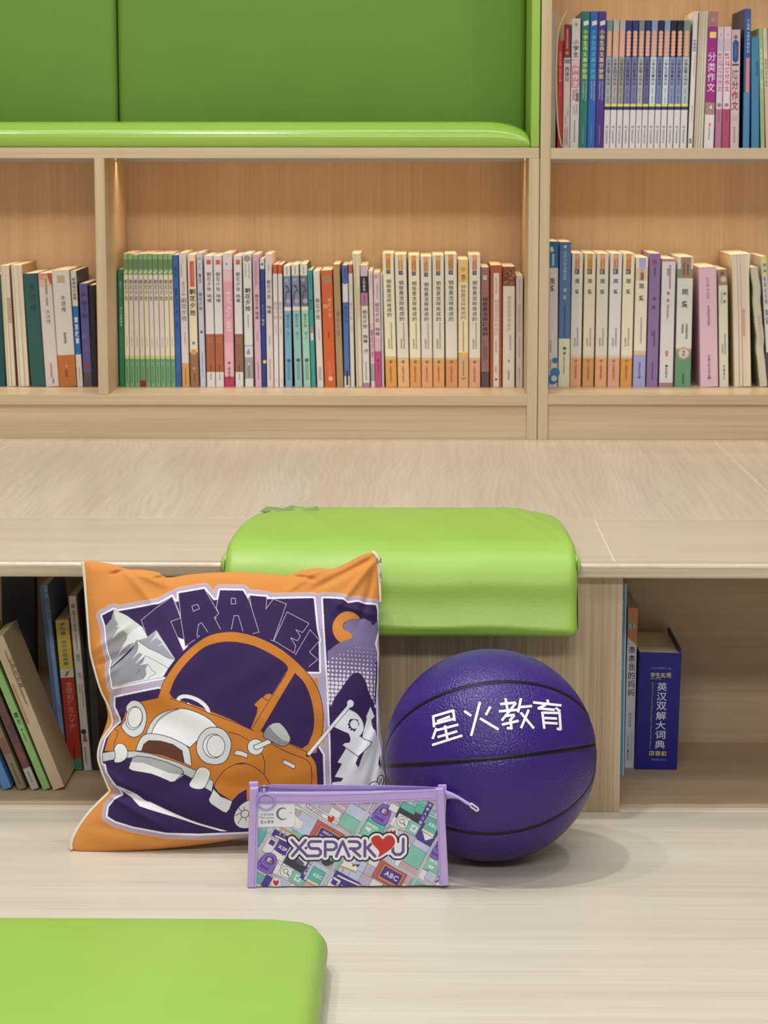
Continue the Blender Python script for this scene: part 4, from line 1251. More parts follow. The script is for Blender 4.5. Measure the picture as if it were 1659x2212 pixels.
lean = [((-86, 22, 290, 455, 590, 1660), (186, 166, 132), dict(rects=[(.1, .3, 700, 1060, (176, 130, 96))], texts=[('小学生经典', 480, 760, (110, 70, 60), .3, .85)], micro=[(.72, 400, 1000, (210, 200, 180)), (.66, 420, 900, (90, 60, 50))]), 'thick cream book with a brown stamp, leaning steeply in the left cubby'),
        ((-218, -140, 330, 376, 452, 1758), (128, 176, 100), dict(texts=[('曙光', 1060, 1170, (34, 60, 34), .5, .55, .01)], discs=[(.5, 1215, 10, (60, 100, 60))], micro=[(.5, 1250, 1330, (70, 110, 60))]), 'leaning pale green book in the left cubby'),
        ((-290, -206, 380, 268, 352, 1722), (96, 66, 60), dict(bands=[(1530, 1722, (168, 164, 150))], polys=[([(.1, 1400), (.5, 1300), (.9, 1450), (.6, 1520)], (120, 70, 60)), ([(.3, 1150), (.9, 1120), (.7, 1290)], (74, 60, 80))], micro=[(.5, 1560, 1660, (90, 84, 76))]), 'leaning dark picture-spined book with a pale foot in the left cubby'),
        ((-389, -303, 420, 150, 236, 1716), (128, 112, 84), dict(rects=[(.1, .9, 1250, 1400, (120, 84, 70))], micro=[(.5, 1480, 1680, (60, 54, 44))]), 'leaning olive-grey book in the left cubby'),
        ((-522, -428, 470, 10, 106, 1748), (84, 130, 192), dict(), 'leaning blue book cut by the left edge of the photo, in the left cubby')]
for g_, cc, kw, lb in lean:
    book('L', g_, cc, label=lb, Y=2.850, depth=0.098, **kw)
# dark tall book right of the white one
book('L', (742, 822, 66, 838, 922, 1800), (40, 36, 36), label='tall dark book half hidden behind the pillow in the left cubby', Y=2.95, depth=0.14)

# ---------------- right cubby
book('R', (463, 513, 116, 449, 478, 1688), (84, 150, 200), rects=[(.72, 1.0, 118, 1686, (176, 208, 226))], texts=[('绘本故事', 250, 430, (190, 220, 236), .3, .15), ('我的第一本', 700, 900, (190, 220, 236), .3, .15)], polys=[([(0, 1030), (.3, 1025), (.3, 1240), (0, 1240)], (150, 120, 190))], label='thin tall light blue book against the cubby wall at the right')
book('R', (514, 598, 316, 482, 568, 1621), (206, 204, 212), [(316, 548, (212, 132, 84))], polys=[([(0, 548), (1, 548), (1, 628), (.55, 590)], (212, 132, 84))], discs=[(.46, 462, 30, (186, 190, 160)), (.4, 430, 16, (150, 160, 120))], texts=[('亲亲我的妈妈', 622, 1036, (52, 48, 54), .66, .52, .008), ('简亲伙', 440, 492, (70, 84, 50), .2, .5), ('黄蓓佳著', 1165, 1285, (150, 148, 154), .28, .46), ('长江少年儿童出版社', 1358, 1560, (84, 80, 86), .22, .34)], micro=[(.66, 1330, 1555, (176, 174, 180))],
     depth=0.12, label='white paperback with an orange top between the thin blue book and the dictionary')


def dictionary():
    geo = (601, 962, 684, 575, 912, 1636)
    r = book('R', geo, (20, 18, 130), texts=[('英汉双解大词典', 922, 1470, (196, 196, 222), .24, .57, .012)], micro=[], label='thick royal blue dictionary with white characters, rightmost in the right cubby', depth=0.135,
             lines=[('Students Practical Bilingual English-Chinese Dictionary', 925, 1462, (170, 166, 130), .35, .05)],
             rects=[(.28, .54, 896, 899, (180, 170, 120)), (.33, .44, 1488, 1522, (196, 186, 80)), (.48, .585, 1488, 1522, (196, 186, 80)), (.62, .73, 1488, 1522, (196, 186, 80)),
                    (.345, .425, 1494, 1516, (60, 60, 70)), (.495, .57, 1494, 1516, (60, 60, 70)), (.635, .715, 1494, 1516, (60, 60, 70))])
    # horizontal lines of characters on the spine
    me = r.data
    w = max(v.co.x for v in me.vertices) * 2
    h = max(v.co.z for v in me.vertices)
    Z = lambda y: h * (1636 - y) / (1636 - 684)
    for s, f0, f1, y0, y1, cc, nm in (('学生实用', .28, .77, 845, 888, (206, 198, 140), 'spine_heading'), ('英汉辞书编写中心编', .28, .76, 800, 820, (120, 116, 170), 'spine_heading'), ('湖南教育出版社', .38, .74, 1548, 1566, (130, 126, 180), 'spine_imprint'), ('缩印版', .345, .715, 1494, 1516, (216, 206, 100), 'spine_heading')):
        n = len(s)
        V, Fc = [], []
        for i, ch in enumerate(s):
            v, f, bb = glyph(ch, 0.01)
            cx = -w / 2 + w * (f0 + (f1 - f0) * (i + .5) / n)
            cz = (Z(y0) + Z(y1)) / 2
            sx = w * (f1 - f0) / n * (.9 if s != '缩印版' else .55) / max(bb[1] - bb[0], .6)
            sz = (Z(y0) - Z(y1)) * .95 / max(bb[3] - bb[2], .6)
            b = len(V)
            V += [(cx + (p[0] - (bb[0] + bb[1]) / 2) * sx, -0.00034, cz + (p[1] - (bb[2] + bb[3]) / 2) * sz) for p in v]
            Fc += [tuple(q + b for q in g) for g in f]
        mesh_obj(nm, V, Fc, ink(cc), r)
    # cover board standing proud of the pages at the right
    v, f = box_geo(w / 2 - 0.004, w / 2 - 0.0005, 0.004, 0.14, h - 0.0002, h + 0.006)
    o = mesh_obj('back_board', v, f, ink((24, 20, 60)), r)
    bevel(o, 0.001)


dictionary()
# ------------------------------------------------------------------ a small painter for printed patterns
class Canvas:
    """colour field over a rectangle of the print, filled with polygons, strokes, discs and letters"""
    def __init__(self, x0, y0, x1, y1, res, bg):
        self.x0, self.y0, self.r = x0, y0, res
        self.w, self.h = int((x1 - x0) * res), int((y1 - y0) * res)
        self.im = np.empty((self.h, self.w, 3), np.float32)
        self.im[:] = np.array(lin(bg)[:3], np.float32)

    def fill(self, pts, col):
        P = np.array(pts, float)
        X = (P[:, 0] - self.x0) * self.r - 0.5
        Y = (P[:, 1] - self.y0) * self.r - 0.5
        c = np.array(lin(col)[:3], np.float32)
        X2, Y2 = np.roll(X, -1), np.roll(Y, -1)
        lo, hi = max(0, int(math.ceil(Y.min()))), min(self.h - 1, int(math.floor(Y.max())))
        for r in range(lo, hi + 1):
            m = (Y <= r) != (Y2 <= r)
            if not m.any():
                continue
            xs = np.sort(X[m] + (r - Y[m]) / (Y2[m] - Y[m]) * (X2[m] - X[m]))
            for a, b in zip(xs[0::2], xs[1::2]):
                ia, ib = max(0, int(math.ceil(a))), min(self.w, int(math.floor(b)) + 1)
                if ib > ia:
                    self.im[r, ia:ib] = c

    def disc(self, cx, cy, rx, ry, col, rot=0.0, n=40):
        self.fill(ell(cx, cy, rx, ry, rot, n), col)

    def stroke(self, pts, w, col, closed=False):
        if col == LINE and w < 1.3:
            w *= 1.55
        P = [tuple(p) for p in pts]
        if closed:
            P = P + [P[0]]
        h = w / 2
        for a, b in zip(P[:-1], P[1:]):
            dx, dy = b[0] - a[0], b[1] - a[1]
            l = math.hypot(dx, dy)
            if l < 1e-6:
                continue
            nx, ny = -dy / l * h, dx / l * h
            self.fill([(a[0] + nx, a[1] + ny), (b[0] + nx, b[1] + ny), (b[0] - nx, b[1] - ny), (a[0] - nx, a[1] - ny)], col)
        if w * self.r > 2.5:
            for p in P:
                self.disc(p[0], p[1], h, h, col, n=12)

    def letters(self, s, org, ex, ey, size, col, bold=0.01, gap=0.08):
        """text along the direction ex with up direction ey (image axes)"""
        v, f, wd = text_line(s, bold, gap)
        for t in f:
            self.fill([(org[0] + (ex[0] * v[i][0] + ey[0] * v[i][1]) * size, org[1] + (ex[1] * v[i][0] + ey[1] * v[i][1]) * size) for i in t], col)
        return wd * size

    def sample(self, px, py):
        r = self.r
        k = max(1, int(round(r)))
        cs = np.cumsum(np.cumsum(np.pad(self.im.astype(np.float64), ((1, 0), (1, 0), (0, 0))), 0), 1)
        ix = np.clip(((px - self.x0) * r).astype(int) - k // 2, 0, self.w - k)
        iy = np.clip(((py - self.y0) * r).astype(int) - k // 2, 0, self.h - k)
        return (cs[iy + k, ix + k] - cs[iy, ix + k] - cs[iy + k, ix] + cs[iy, ix]) / (k * k)


def ell(cx, cy, rx, ry, rot=0.0, n=40):
    c, s = math.cos(math.radians(rot)), math.sin(math.radians(rot))
    return [(cx + rx * math.cos(t) * c - ry * math.sin(t) * s, cy + rx * math.cos(t) * s + ry * math.sin(t) * c)
            for t in (2 * math.pi * i / n for i in range(n))]


def frame_of(x0, y0, k):
    def g(*q):
        if len(q) == 2 and not hasattr(q[0], '__len__'):
            return (x0 + q[0] / k, y0 + q[1] / k)
        q = q[0] if len(q) == 1 else q
        return [(x0 + p[0] / k, y0 + p[1] / k) for p in q]
    return g


def print_mesh(name, V, quads, cols, mat, parent=None):
    """dense sheet with its print stored as a colour attribute (numpy arrays)"""
    me = bpy.data.meshes.new(name)
    me.vertices.add(len(V))
    me.vertices.foreach_set('co', np.ascontiguousarray(V, np.float32).ravel())
    n = len(quads)
    me.loops.add(n * 4)
    me.loops.foreach_set('vertex_index', np.ascontiguousarray(quads, np.int32).ravel())
    me.polygons.add(n)
    me.polygons.foreach_set('loop_start', np.arange(0, n * 4, 4, dtype=np.int32))
    me.polygons.foreach_set('use_smooth', np.ones(n, bool))
    me.update(calc_edges=True)
    at = me.color_attributes.new('print', 'FLOAT_COLOR', 'POINT')
    c = np.ones((len(V), 4), np.float32)
    c[:, :3] = cols
    at.data.foreach_set('color', c.ravel())
    me.materials.append(mat)
    me.validate()
    o = bpy.data.objects.new(name, me)
    COL.objects.link(o)
    if parent:
        o.parent = parent
    return o


def grid_quads(nu, nv, off=0, flip=False):
    i, j = np.meshgrid(np.arange(nv - 1), np.arange(nu - 1), indexing='ij')
    a = (i * nu + j).ravel() + off
    q = np.stack([a, a + nu, a + nu + 1, a + 1], 1)
    return q[:, ::-1] if flip else q


# ------------------------------------------------------------------ the pillow and its travel print
fa = frame_of(130, 1170, 2.2726)
fb = frame_of(140, 1190, 4.608)
fc = frame_of(500, 1190, 4.608)
fd = frame_of(140, 1500, 3.95)
fe = frame_of(500, 1480, 4.608)
ORANGE = (208, 138, 70)
PUR = (58, 38, 84)
LAV = (176, 164, 196)
WHT = (236, 236, 238)
LINE = (60, 40, 72)


def paint_pillow():
    cv = Canvas(140, 1180, 850, 1850, 3.0, ORANGE)
    P1 = fb([(388, 655), (508, 596), (545, 615), (960, 545), (1085, 467), (1118, 525), (1150, 520), (1147, 437), (1405, 393), (1500, 510), (1543, 508)]) + \
        fc([(-100, 408), (130, 413), (182, 505), (195, 462), (365, 477), (366, 500), (828, 488), (862, 800), (888, 912), (880, 930), (886, 1222), (600, 1222)]) + \
        fb([(1010, 1275), (500, 1365), (476, 1190), (490, 1110), (456, 1000), (440, 900), (424, 760)])
    P2 = fb([(525, 1465), (970, 1387)]) + fe([(860, 600), (922, 700), (928, 990)]) + [(702, 1790)] + \
        fd([(1900, 1120), (1560, 1172), (1150, 1188), (880, 1180), (600, 1128), (450, 1082), (378, 1040), (388, 960), (440, 900), (512, 858), (490, 822), (452, 775),
            (378, 665), (362, 598), (335, 590), (330, 500), (362, 380), (430, 290), (495, 240), (490, 200), (445, 110), (443, 35)])
    P3 = fc([(917, 488), (1040, 490), (1115, 500), (1165, 535), (1260, 520), (1330, 540), (1440, 547), (1453, 600), (1452, 680), (1464, 790), (1430, 930), (1454, 1020), (1443, 1200), (1452, 1300), (1430, 1500)]) + \
        fe([(1436, 60), (1444, 300), (1450, 520), (1480, 690), (1462, 790), (1512, 890), (1516, 1080), (1010, 1080), (995, 560)]) + fc([(972, 1350)])
    for w, c in ((27, (206, 168, 140)), (23, (190, 164, 170)), (19, LAV)):
        for P in (P1, P2, P3):
            cv.stroke(P, w, c, True)
    cv.fill(fc([(828, 488), (917, 488), (985, 1560), (886, 1560)]), LAV)
    for P in (P1, P2, P3):
        cv.stroke(P, 7.4, WHT, True)
    cv.stroke(fb([(500, 1372), (1000, 1285)]), 6, WHT)
    for P in (P1, P2, P3):
        cv.fill(P, PUR)
    # --- mountains
    cv.fill(fb([(424, 760), (478, 700), (508, 596), (545, 612), (640, 657), (720, 715), (800, 775), (850, 880), (760, 910), (480, 1172), (490, 1110), (456, 1000), (440, 900)]), (206, 208, 204))
    cv.fill(fb([(720, 790), (780, 765), (850, 880), (760, 905), (600, 985), (640, 880)]), (224, 228, 230))
    cv.fill(fb([(424, 760), (482, 690), (505, 606), (522, 690), (555, 745), (530, 772), (566, 768), (548, 800), (492, 895), (560, 832), (605, 808), (650, 840), (640, 900), (606, 945), (540, 1060), (620, 975), (660, 946), (722, 928), (650, 1010), (484, 1150), (490, 1105), (456, 1000), (438, 880)]), (150, 150, 156))
    cv.fill(fb([(760, 912), (850, 880), (938, 812), (1125, 1100), (1060, 1092), (960, 1032), (870, 992), (800, 940)]), (160, 160, 172))
    cv.fill(fb([(938, 812), (1125, 1100), (1075, 1040), (1000, 950), (955, 975), (1000, 930), (940, 885), (880, 930), (925, 860)]), (206, 208, 212))
    cv.fill(fb([(748, 905), (800, 945), (865, 990), (960, 1032), (1060, 1088), (1126, 1100), (1060, 1190), (1010, 1275), (500, 1365), (476, 1190), (600, 1090), (690, 1000)]), (226, 229, 232))
    cv.fill(fb([(748, 905), (762, 960), (752, 1020), (695, 1095), (768, 1030), (805, 1045), (725, 1145), (830, 1065), (808, 1130), (765, 1155), (860, 1140), (835, 1190), (842, 1250), (815, 1292), (500, 1360), (476, 1190), (600, 1090), (690, 1000)]), (150, 150, 160))
    for L in ([(424, 760), (482, 690), (508, 596), (640, 657), (800, 775)], [(478, 1178), (600, 1090), (690, 1000), (748, 905), (800, 945), (865, 990), (960, 1032), (1060, 1088), (1126, 1100)],
              [(762, 1158), (832, 1062), (900, 1095), (1000, 1150), (1062, 1188)], [(500, 1366), (1010, 1276)], [(424, 760), (440, 900), (456, 1000), (490, 1110), (476, 1190), (500, 1366)],
              [(858, 1145), (900, 1205), (942, 1235), (850, 1285)], [(740, 1240), (785, 1188)]):
        cv.stroke(fb(L), 0.9, (58, 54, 66))
    # --- lettering TRAVEL
    PL = (62, 42, 90)
    T_ = fb([(785, 705), (1085, 467), (1176, 686), (1080, 722), (1212, 1012), (1126, 1096), (938, 812), (850, 880)])
    cv.fill(T_, PL)
    cv.fill(fb([(1150, 880), (1212, 902), (1222, 972), (1258, 962), (1208, 1014)]), WHT)
    oc = (206, 190, 216)
    ow = 1.0
    for L in ([(1085, 467), (785, 705), (850, 880), (938, 812), (1126, 1096)], [(1085, 467), (1176, 686), (1080, 722), (1208, 1012)], [(1120, 525), (1170, 660)],
              [(1147, 437), (1178, 690), (1225, 972), (1320, 905)], [(1405, 393), (1555, 645), (1513, 690), (1575, 802)], [(1516, 680), (1530, 690), (1520, 705)],
              [(1285, 570), (1340, 550), (1362, 595), (1300, 620), (1285, 570)], [(1342, 886), (1368, 870), (1342, 862), (1355, 756), (1385, 735), (1450, 832)]):
        cv.stroke(fb(L), ow, oc)
    for L in ([(-100, 408), (-130, 590), (-105, 640)], [(130, 413), (190, 510), (215, 582), (294, 832), (234, 846)], [(15, 492), (55, 492), (62, 548), (18, 552), (15, 492)],
              [(22, 805), (48, 668), (90, 668), (136, 820)], [(195, 462), (203, 520), (215, 582)], [(365, 477), (360, 600), (430, 500), (560, 550), (436, 918), (410, 912)],
              [(568, 630), (785, 745), (722, 834), (655, 806), (700, 868), (674, 916), (606, 888), (655, 965), (640, 1038), (440, 916), (568, 630)],
              [(652, 1055), (795, 805), (888, 912), (790, 1026), (870, 1100), (786, 1170)]):
        cv.stroke(fc(L), ow, oc)
    # --- right panel: moon, hill with halftone dots, peak
    cv.fill(fc(catmull([(1280, 684), (1230, 635), (1150, 619), (1070, 658), (1020, 740), (1018, 820), (1050, 890), (1095, 928), (1160, 920), (1212, 868), (1190, 832), (1130, 800), (1114, 760), (1140, 720), (1200, 697)], True, 5)), (208, 134, 62))
    LIL = (124, 112, 150)
    cv.fill(fc([(965, 1020), (1040, 960), (1100, 925), (1190, 890), (1212, 866), (1192, 832), (1132, 800), (1115, 760), (1150, 715), (1230, 695), (1330, 688), (1390, 715), (1400, 748), (1425, 742), (1448, 700), (1464, 790), (1430, 930), (1454, 1020), (1443, 1200), (1452, 1300), (1430, 1521), (984, 1560)]), LIL)
    for r in range(15):
        y = 962 + 40.5 * r
        rad = min(17.0, 3.0 + 1.55 * r)
        for q in range(14):
            x = 976 + 38 * q - 3 * (r % 3) + 4
            if r < 4 and x < 1230 - r * 75:
                continue
            if x < 1440:
                cv.disc(*fc(x, y + 0.05 * (x - 976)), rad / 4.608 * (0.75 if x > 1370 else 1), rad / 4.608, (226, 220, 234), n=14)
    cv.stroke(fc([(1443, 1100), (1446, 1200), (1440, 1330), (1432, 1520)]), 3.2, PUR)
    PK = fc(catmull([(1040, 1470), (1130, 1340), (1190, 1258), (1245, 1224), (1295, 1240), (1340, 1310), (1372, 1420), (1418, 1515)], False, 5)) + fe([(1440, 300), (1450, 520), (1480, 700), (1500, 1000), (1000, 1000), (995, 560), (1010, 200)])
    cv.fill(PK, PUR)
    # --- white trees
    GW = (222, 224, 230)
    cv.fill(fe([(1386, 220), (1426, 316), (1400, 345), (1412, 420), (1440, 470), (1478, 690), (1462, 785), (1512, 890), (1516, 1080), (1010, 1080), (1010, 972), (1098, 962), (1120, 928), (1036, 916), (1108, 786), (1064, 774), (1140, 650), (1150, 600), (1230, 640), (1266, 720), (1240, 780), (1268, 822), (1290, 760), (1330, 660), (1300, 560), (1318, 470), (1350, 345), (1346, 318)]), GW)
    cv.stroke(fe([(1400, 350), (1402, 400), (1420, 440)]), 2.0, PUR)
    cv.fill(fe([(1240, 790), (1290, 770), (1268, 822)]), PUR)
    # rounded letters half hidden at the lower right
    for cx, cy, rx, ry, ro in ((1484, 955, 24, 50, 12), (1422, 1010, 46, 38, -20)):
        cv.disc(*fe(cx, cy), rx / 4.608 + 3, ry / 4.608 + 3, (52, 44, 60), ro)
        cv.disc(*fe(cx, cy), rx / 4.608 + 1, ry / 4.608 + 1, GW, ro)
        cv.disc(*fe(cx, cy), rx / 4.608 * .45, ry / 4.608 * .45, (52, 44, 60), ro)
        cv.disc(*fe(cx, cy), rx / 4.608 * .25, ry / 4.608 * .25, GW, ro)
    # --- road stripe
    cv.fill(fd(catmull([(450, 776), (600, 838), (700, 905), (760, 925), (950, 1015), (1150, 1095), (1400, 1166)], False, 4)) + fd([(1340, 1166), (1150, 1112), (950, 1045), (740, 982), (660, 955), (590, 885), (468, 806)]), WHT)
    # --- car
    body = fa([(505, 775), (553, 770), (700, 820), (850, 882), (955, 932), (990, 942)]) + fe([(300, 480), (430, 590), (590, 600), (722, 655), (800, 708), (846, 775), (864, 860), (866, 1000)]) + [(690, 1745), (640, 1760)] + \
        fd([(1570, 1000), (1570, 810), (1500, 850), (1442, 912), (1330, 842), (1296, 790), (1290, 745), (1100, 640), (760, 525), (560, 490), (352, 486), (384, 370), (430, 290), (495, 262), (560, 110), (680, 72)])
    roof = fa(catmull([(498, 778), (530, 690), (590, 600), (660, 527), (740, 476), (820, 457), (900, 460), (1000, 490), (1100, 545), (1190, 622), (1246, 690), (1280, 760), (1296, 850), (1290, 940), (1262, 1040)], False, 6)) + \
        fa([(1150, 1060), (990, 945), (700, 825), (555, 772)])
    cv.stroke(roof, 3.0, PUR)
    cv.fill(roof, (198, 124, 50))
    OB = (198, 124, 50)
    cv.fill(body, OB)
    glass = fa(catmull([(553, 752), (582, 680), (640, 600), (712, 535), (785, 508), (865, 503), (960, 522), (1055, 568), (1115, 610), (1126, 640), (1110, 690), (1050, 790), (950, 928)], False, 6)) + fa([(850, 880), (700, 820), (570, 776)])
    cv.fill(glass, PUR)
    cv.fill(fa(catmull([(1162, 655), (1205, 700), (1236, 770), (1252, 850), (1250, 930), (1225, 1000)], False, 6)) + fe([(720, 640), (590, 590), (430, 560), (318, 470)]), PUR)
    cv.stroke(fa([(1162, 655), (992, 942)]), 0.8, LINE)
    # seats seen through the windscreen, steering wheel
    cv.fill(fe([(218, 448), (282, 290), (286, 240), (252, 212), (322, 142), (440, 120), (300, 452)]), OB)
    cv.disc(*fe(395, 160), 12, 12, OB)
    cv.stroke(fe([(290, 452), (418, 180), (325, 140)]), 0.8, LINE)
    cv.fill(fa([(950, 928), (1126, 640), (1160, 655), (990, 945)]), OB)
    cv.stroke(fa([(1118, 660), (1000, 850), (952, 930)]), 0.8, LINE)
    swl = fd(ell(1125, 118, 140, 66, 27))
    clipline = fd([(930, 40), (1500, 250)])
    cv.stroke(swl, 9.5, LINE, True)
    cv.stroke(swl, 8.0, (222, 224, 228), True)
    cv.stroke(fd([(1080, 90), (1150, 140)]), 3, (222, 224, 228))
    # bonnet below hides the lower half of the wheel
    cv.fill(fd([(930, 48), (1100, 105), (1300, 190), (1500, 260), (1640, 325), (1560, 360), (1330, 300), (1150, 165), (1040, 135), (930, 145), (830, 180), (700, 110), (820, 45)]), OB)
    cv.stroke(fd([(930, 48), (1100, 105), (1300, 190), (1500, 260), (1640, 325)]), 1.0, LINE)
    GY = (212, 216, 216)
    bonnet = fd(catmull([(720, 342), (760, 252), (830, 182), (930, 146), (1040, 135), (1150, 165), (1250, 216), (1332, 292)], False, 5)) + fd([(1210, 335), (1160, 400), (1095, 462), (1000, 410), (880, 365)])
    cv.fill(bonnet, (232, 234, 234))
    cv.fill(fd([(720, 342), (760, 252), (830, 182), (940, 145), (1000, 137), (900, 185), (810, 260), (768, 342)]), (206, 210, 210))
    cv.stroke(bonnet, 1.0, LINE, True)
    cv.stroke(fd(catmull([(768, 342), (790, 280), (840, 215), (920, 165), (1000, 140)], False, 4)), 1.0, LINE)
    lh = fd(catmull([(545, 110), (600, 62), (670, 80), (715, 150), (722, 230), (690, 330), (620, 372), (550, 345), (498, 280), (520, 240), (548, 180)], True, 5))
    cv.fill(lh, GY)
    cv.stroke(lh, 1.1, LINE, True)
    for q in ((612, 210, 74, 98, 12), (620, 205, 64, 88, 12)):
        cv.fill(fd(ell(*q)), (228, 231, 232))
        cv.stroke(fd(ell(*q)), 0.9, LINE, True)
    gr = fd(catmull([(630, 486), (660, 400), (712, 350), (790, 345), (900, 368), (1020, 420), (1086, 470), (1104, 560), (1110, 622)], False, 4)) + fd([(1050, 592), (860, 520), (680, 490)])
    cv.fill(gr, GY)
    cv.stroke(gr, 1.0, LINE, True)
    gi = fd([(680, 490), (700, 432), (742, 402), (840, 405), (950, 435), (1030, 490), (1048, 592), (860, 522)])
    cv.fill(gi, (100, 60, 46))
    cv.stroke(gi, 1.0, LINE, True)
    rh = fd(catmull([(1150, 470), (1170, 380), (1230, 310), (1310, 292), (1390, 320), (1440, 400), (1440, 480), (1400, 570), (1330, 604), (1240, 595), (1180, 550)], True, 5))
    cv.fill(rh, GY)
    cv.stroke(rh, 1.1, LINE, True)
    for q in ((1298, 450, 92, 100, 0), (1315, 450, 76, 92, 0)):
        cv.fill(fd(ell(*q)), (228, 231, 232))
        cv.stroke(fd(ell(*q)), 0.9, LINE, True)
    bump_ = fd([(330, 502), (440, 486), (630, 490), (760, 512), (1000, 590), (1150, 656), (1292, 745), (1275, 836), (1200, 790), (1100, 716), (950, 642), (760, 577), (600, 545), (440, 560), (335, 578)])
    cv.fill(bump_, (196, 204, 202))
    cv.stroke(bump_, 1.0, LINE, True)
    pl = fd([(566, 636), (600, 548), (640, 530), (760, 545), (900, 585), (1020, 636), (1042, 670), (965, 745), (930, 752), (850, 716), (760, 682), (600, 655)])
    cv.fill(pl, (172, 176, 178))
    cv.fill(fd([(582, 582), (700, 590), (800, 630), (920, 676), (1036, 692), (965, 745), (930, 752), (850, 716), (760, 682), (600, 655), (566, 636)]), (234, 237, 240))
    cv.stroke(pl, 1.0, LINE, True)
    for g_ in ([(440, 570), (452, 520), (440, 470), (470, 425), (525, 432), (560, 490), (548, 548), (500, 582), (450, 585)], [(1085, 765), (1120, 710), (1160, 640), (1210, 625), (1262, 660), (1255, 720), (1210, 800), (1150, 812), (1098, 795)]):
        cv.fill(fd(catmull(g_, True, 4)), (222, 226, 226))
        cv.stroke(fd(catmull(g_, True, 4)), 1.0, LINE, True)
    # fenders, door, lines
    cv.stroke(fd(catmull([(430, 292), (440, 300), (468, 330), (440, 420), (440, 470)], False, 4)), 0.9, LINE)
    arch = fd(catmull([(1296, 790), (1322, 730), (1400, 642), (1500, 597), (1580, 598)], False, 4)) + fe(catmull([(60, 795), (150, 784), (250, 822), (340, 892), (396, 985)], False, 4))
    cv.stroke(arch, 1.0, LINE)
    cv.stroke(fd([(1296, 790), (1330, 842), (1442, 912)]), 1.0, LINE)
    cv.stroke(fe([(0, 480), (100, 505), (196, 560)]), 0.9, LINE)
    cv.stroke(fe(catmull([(422, 597), (560, 670), (740, 742), (798, 800), (812, 900), (806, 1000)], False, 5)), 1.0, LINE)
    cv.stroke(fe(catmull([(325, 690), (352, 780), (345, 892)], False, 5)), 1.0, LINE)
    cv.stroke(fe(catmull([(590, 597), (722, 652), (800, 706), (846, 775), (864, 860), (866, 1000)], False, 5)), 0.9, LINE)
    mf = fd([(1290, 808), (1350, 872), (1448, 912), (1422, 980), (1395, 1012), (1360, 1000), (1262, 932), (1248, 900)])
    cv.fill(mf, (216, 220, 220))
    cv.stroke(mf, 1.0, LINE, True)
    # front wheel
    whl = fd(ell(1590, 1020, 150, 105, -38))
    cv.fill(whl, (214, 218, 216))
    cv.stroke(whl, 1.0, LINE, True)
    cv.stroke(fd(ell(1550, 1020, 36, 30, -38)), 1.0, LINE, True)
    for a, b in (((1515, 1010), (1470, 1035)), ((1525, 1042), (1490, 1100)), ((1550, 1052), (1560, 1080)), ((1550, 992), (1540, 960)), ((1525, 1000), (1490, 960)), ((1590, 1000), (1640, 960)), ((1580, 1040), (1640, 1080))):
        cv.stroke(fd([a, b]), 0.9, LINE)
    for g_ in ([(55, 682), (75, 657), (130, 665), (190, 695), (182, 736), (130, 715), (58, 702)], [(530, 762), (550, 750), (656, 806), (640, 842), (530, 785)]):
        cv.fill(fe(g_), (214, 218, 214))
        cv.stroke(fe(g_), 1.0, LINE, True)
    # wing mirror
    cv.fill(fe(ell(265, 626, 80, 78)), (218, 222, 222))
    cv.stroke(fe(ell(265, 626, 80, 78)), 1.0, LINE, True)
    arm = fe([(246, 612), (400, 545), (420, 588), (272, 655), (250, 642)])
    cv.fill(arm, (222, 226, 226))
    cv.stroke(arm, 1.0, LINE, True)
    mh = fe(catmull([(336, 518), (380, 430), (440, 392), (500, 390), (560, 450), (604, 530), (596, 582), (540, 620), (480, 604), (400, 560)], True, 4))
    cv.fill(mh, (146, 146, 148))
    cv.fill(fe([(400, 425), (440, 395), (500, 392), (558, 450), (602, 535), (590, 575), (530, 560), (450, 490)]), (192, 194, 192))
    cv.stroke(mh, 1.0, LINE, True)
    # flag on its pole, with the round flame emblem
    fg = fe(catmull([(1150, 240), (1250, 290), (1308, 370), (1318, 450), (1282, 512)], False, 4)) + fe([(1330, 545), (1402, 572), (1388, 606), (1266, 716), (1190, 660), (1112, 606), (1135, 585), (1184, 578), (1192, 540), (1176, 490), (1100, 458), (1000, 412)])
    cv.fill(fg, (230, 232, 236))
    cv.stroke(fe([(1282, 512), (1330, 545), (1402, 572), (1388, 606), (1266, 716), (1112, 606)]), 1.1, LINE)
    cv.stroke(fe([(775, 705), (1165, 235)]), 8.5, LINE)
    cv.stroke(fe([(785, 692), (1180, 215)]), 6.5, (232, 234, 238))
    cv.disc(*fe(1190, 195), 7.0, 8.0, (232, 234, 238))
    emb = fe([(1188, 345), (1170, 375), (1182, 385), (1160, 395), (1176, 415), (1168, 440), (1192, 440), (1190, 462), (1212, 455), (1226, 476), (1240, 458), (1258, 430), (1278, 398), (1262, 350), (1228, 345)])
    cv.fill(emb, (58, 46, 84))
    cv.disc(*fe(1228, 398), 8.6, 9.6, (230, 232, 236))
    return cv


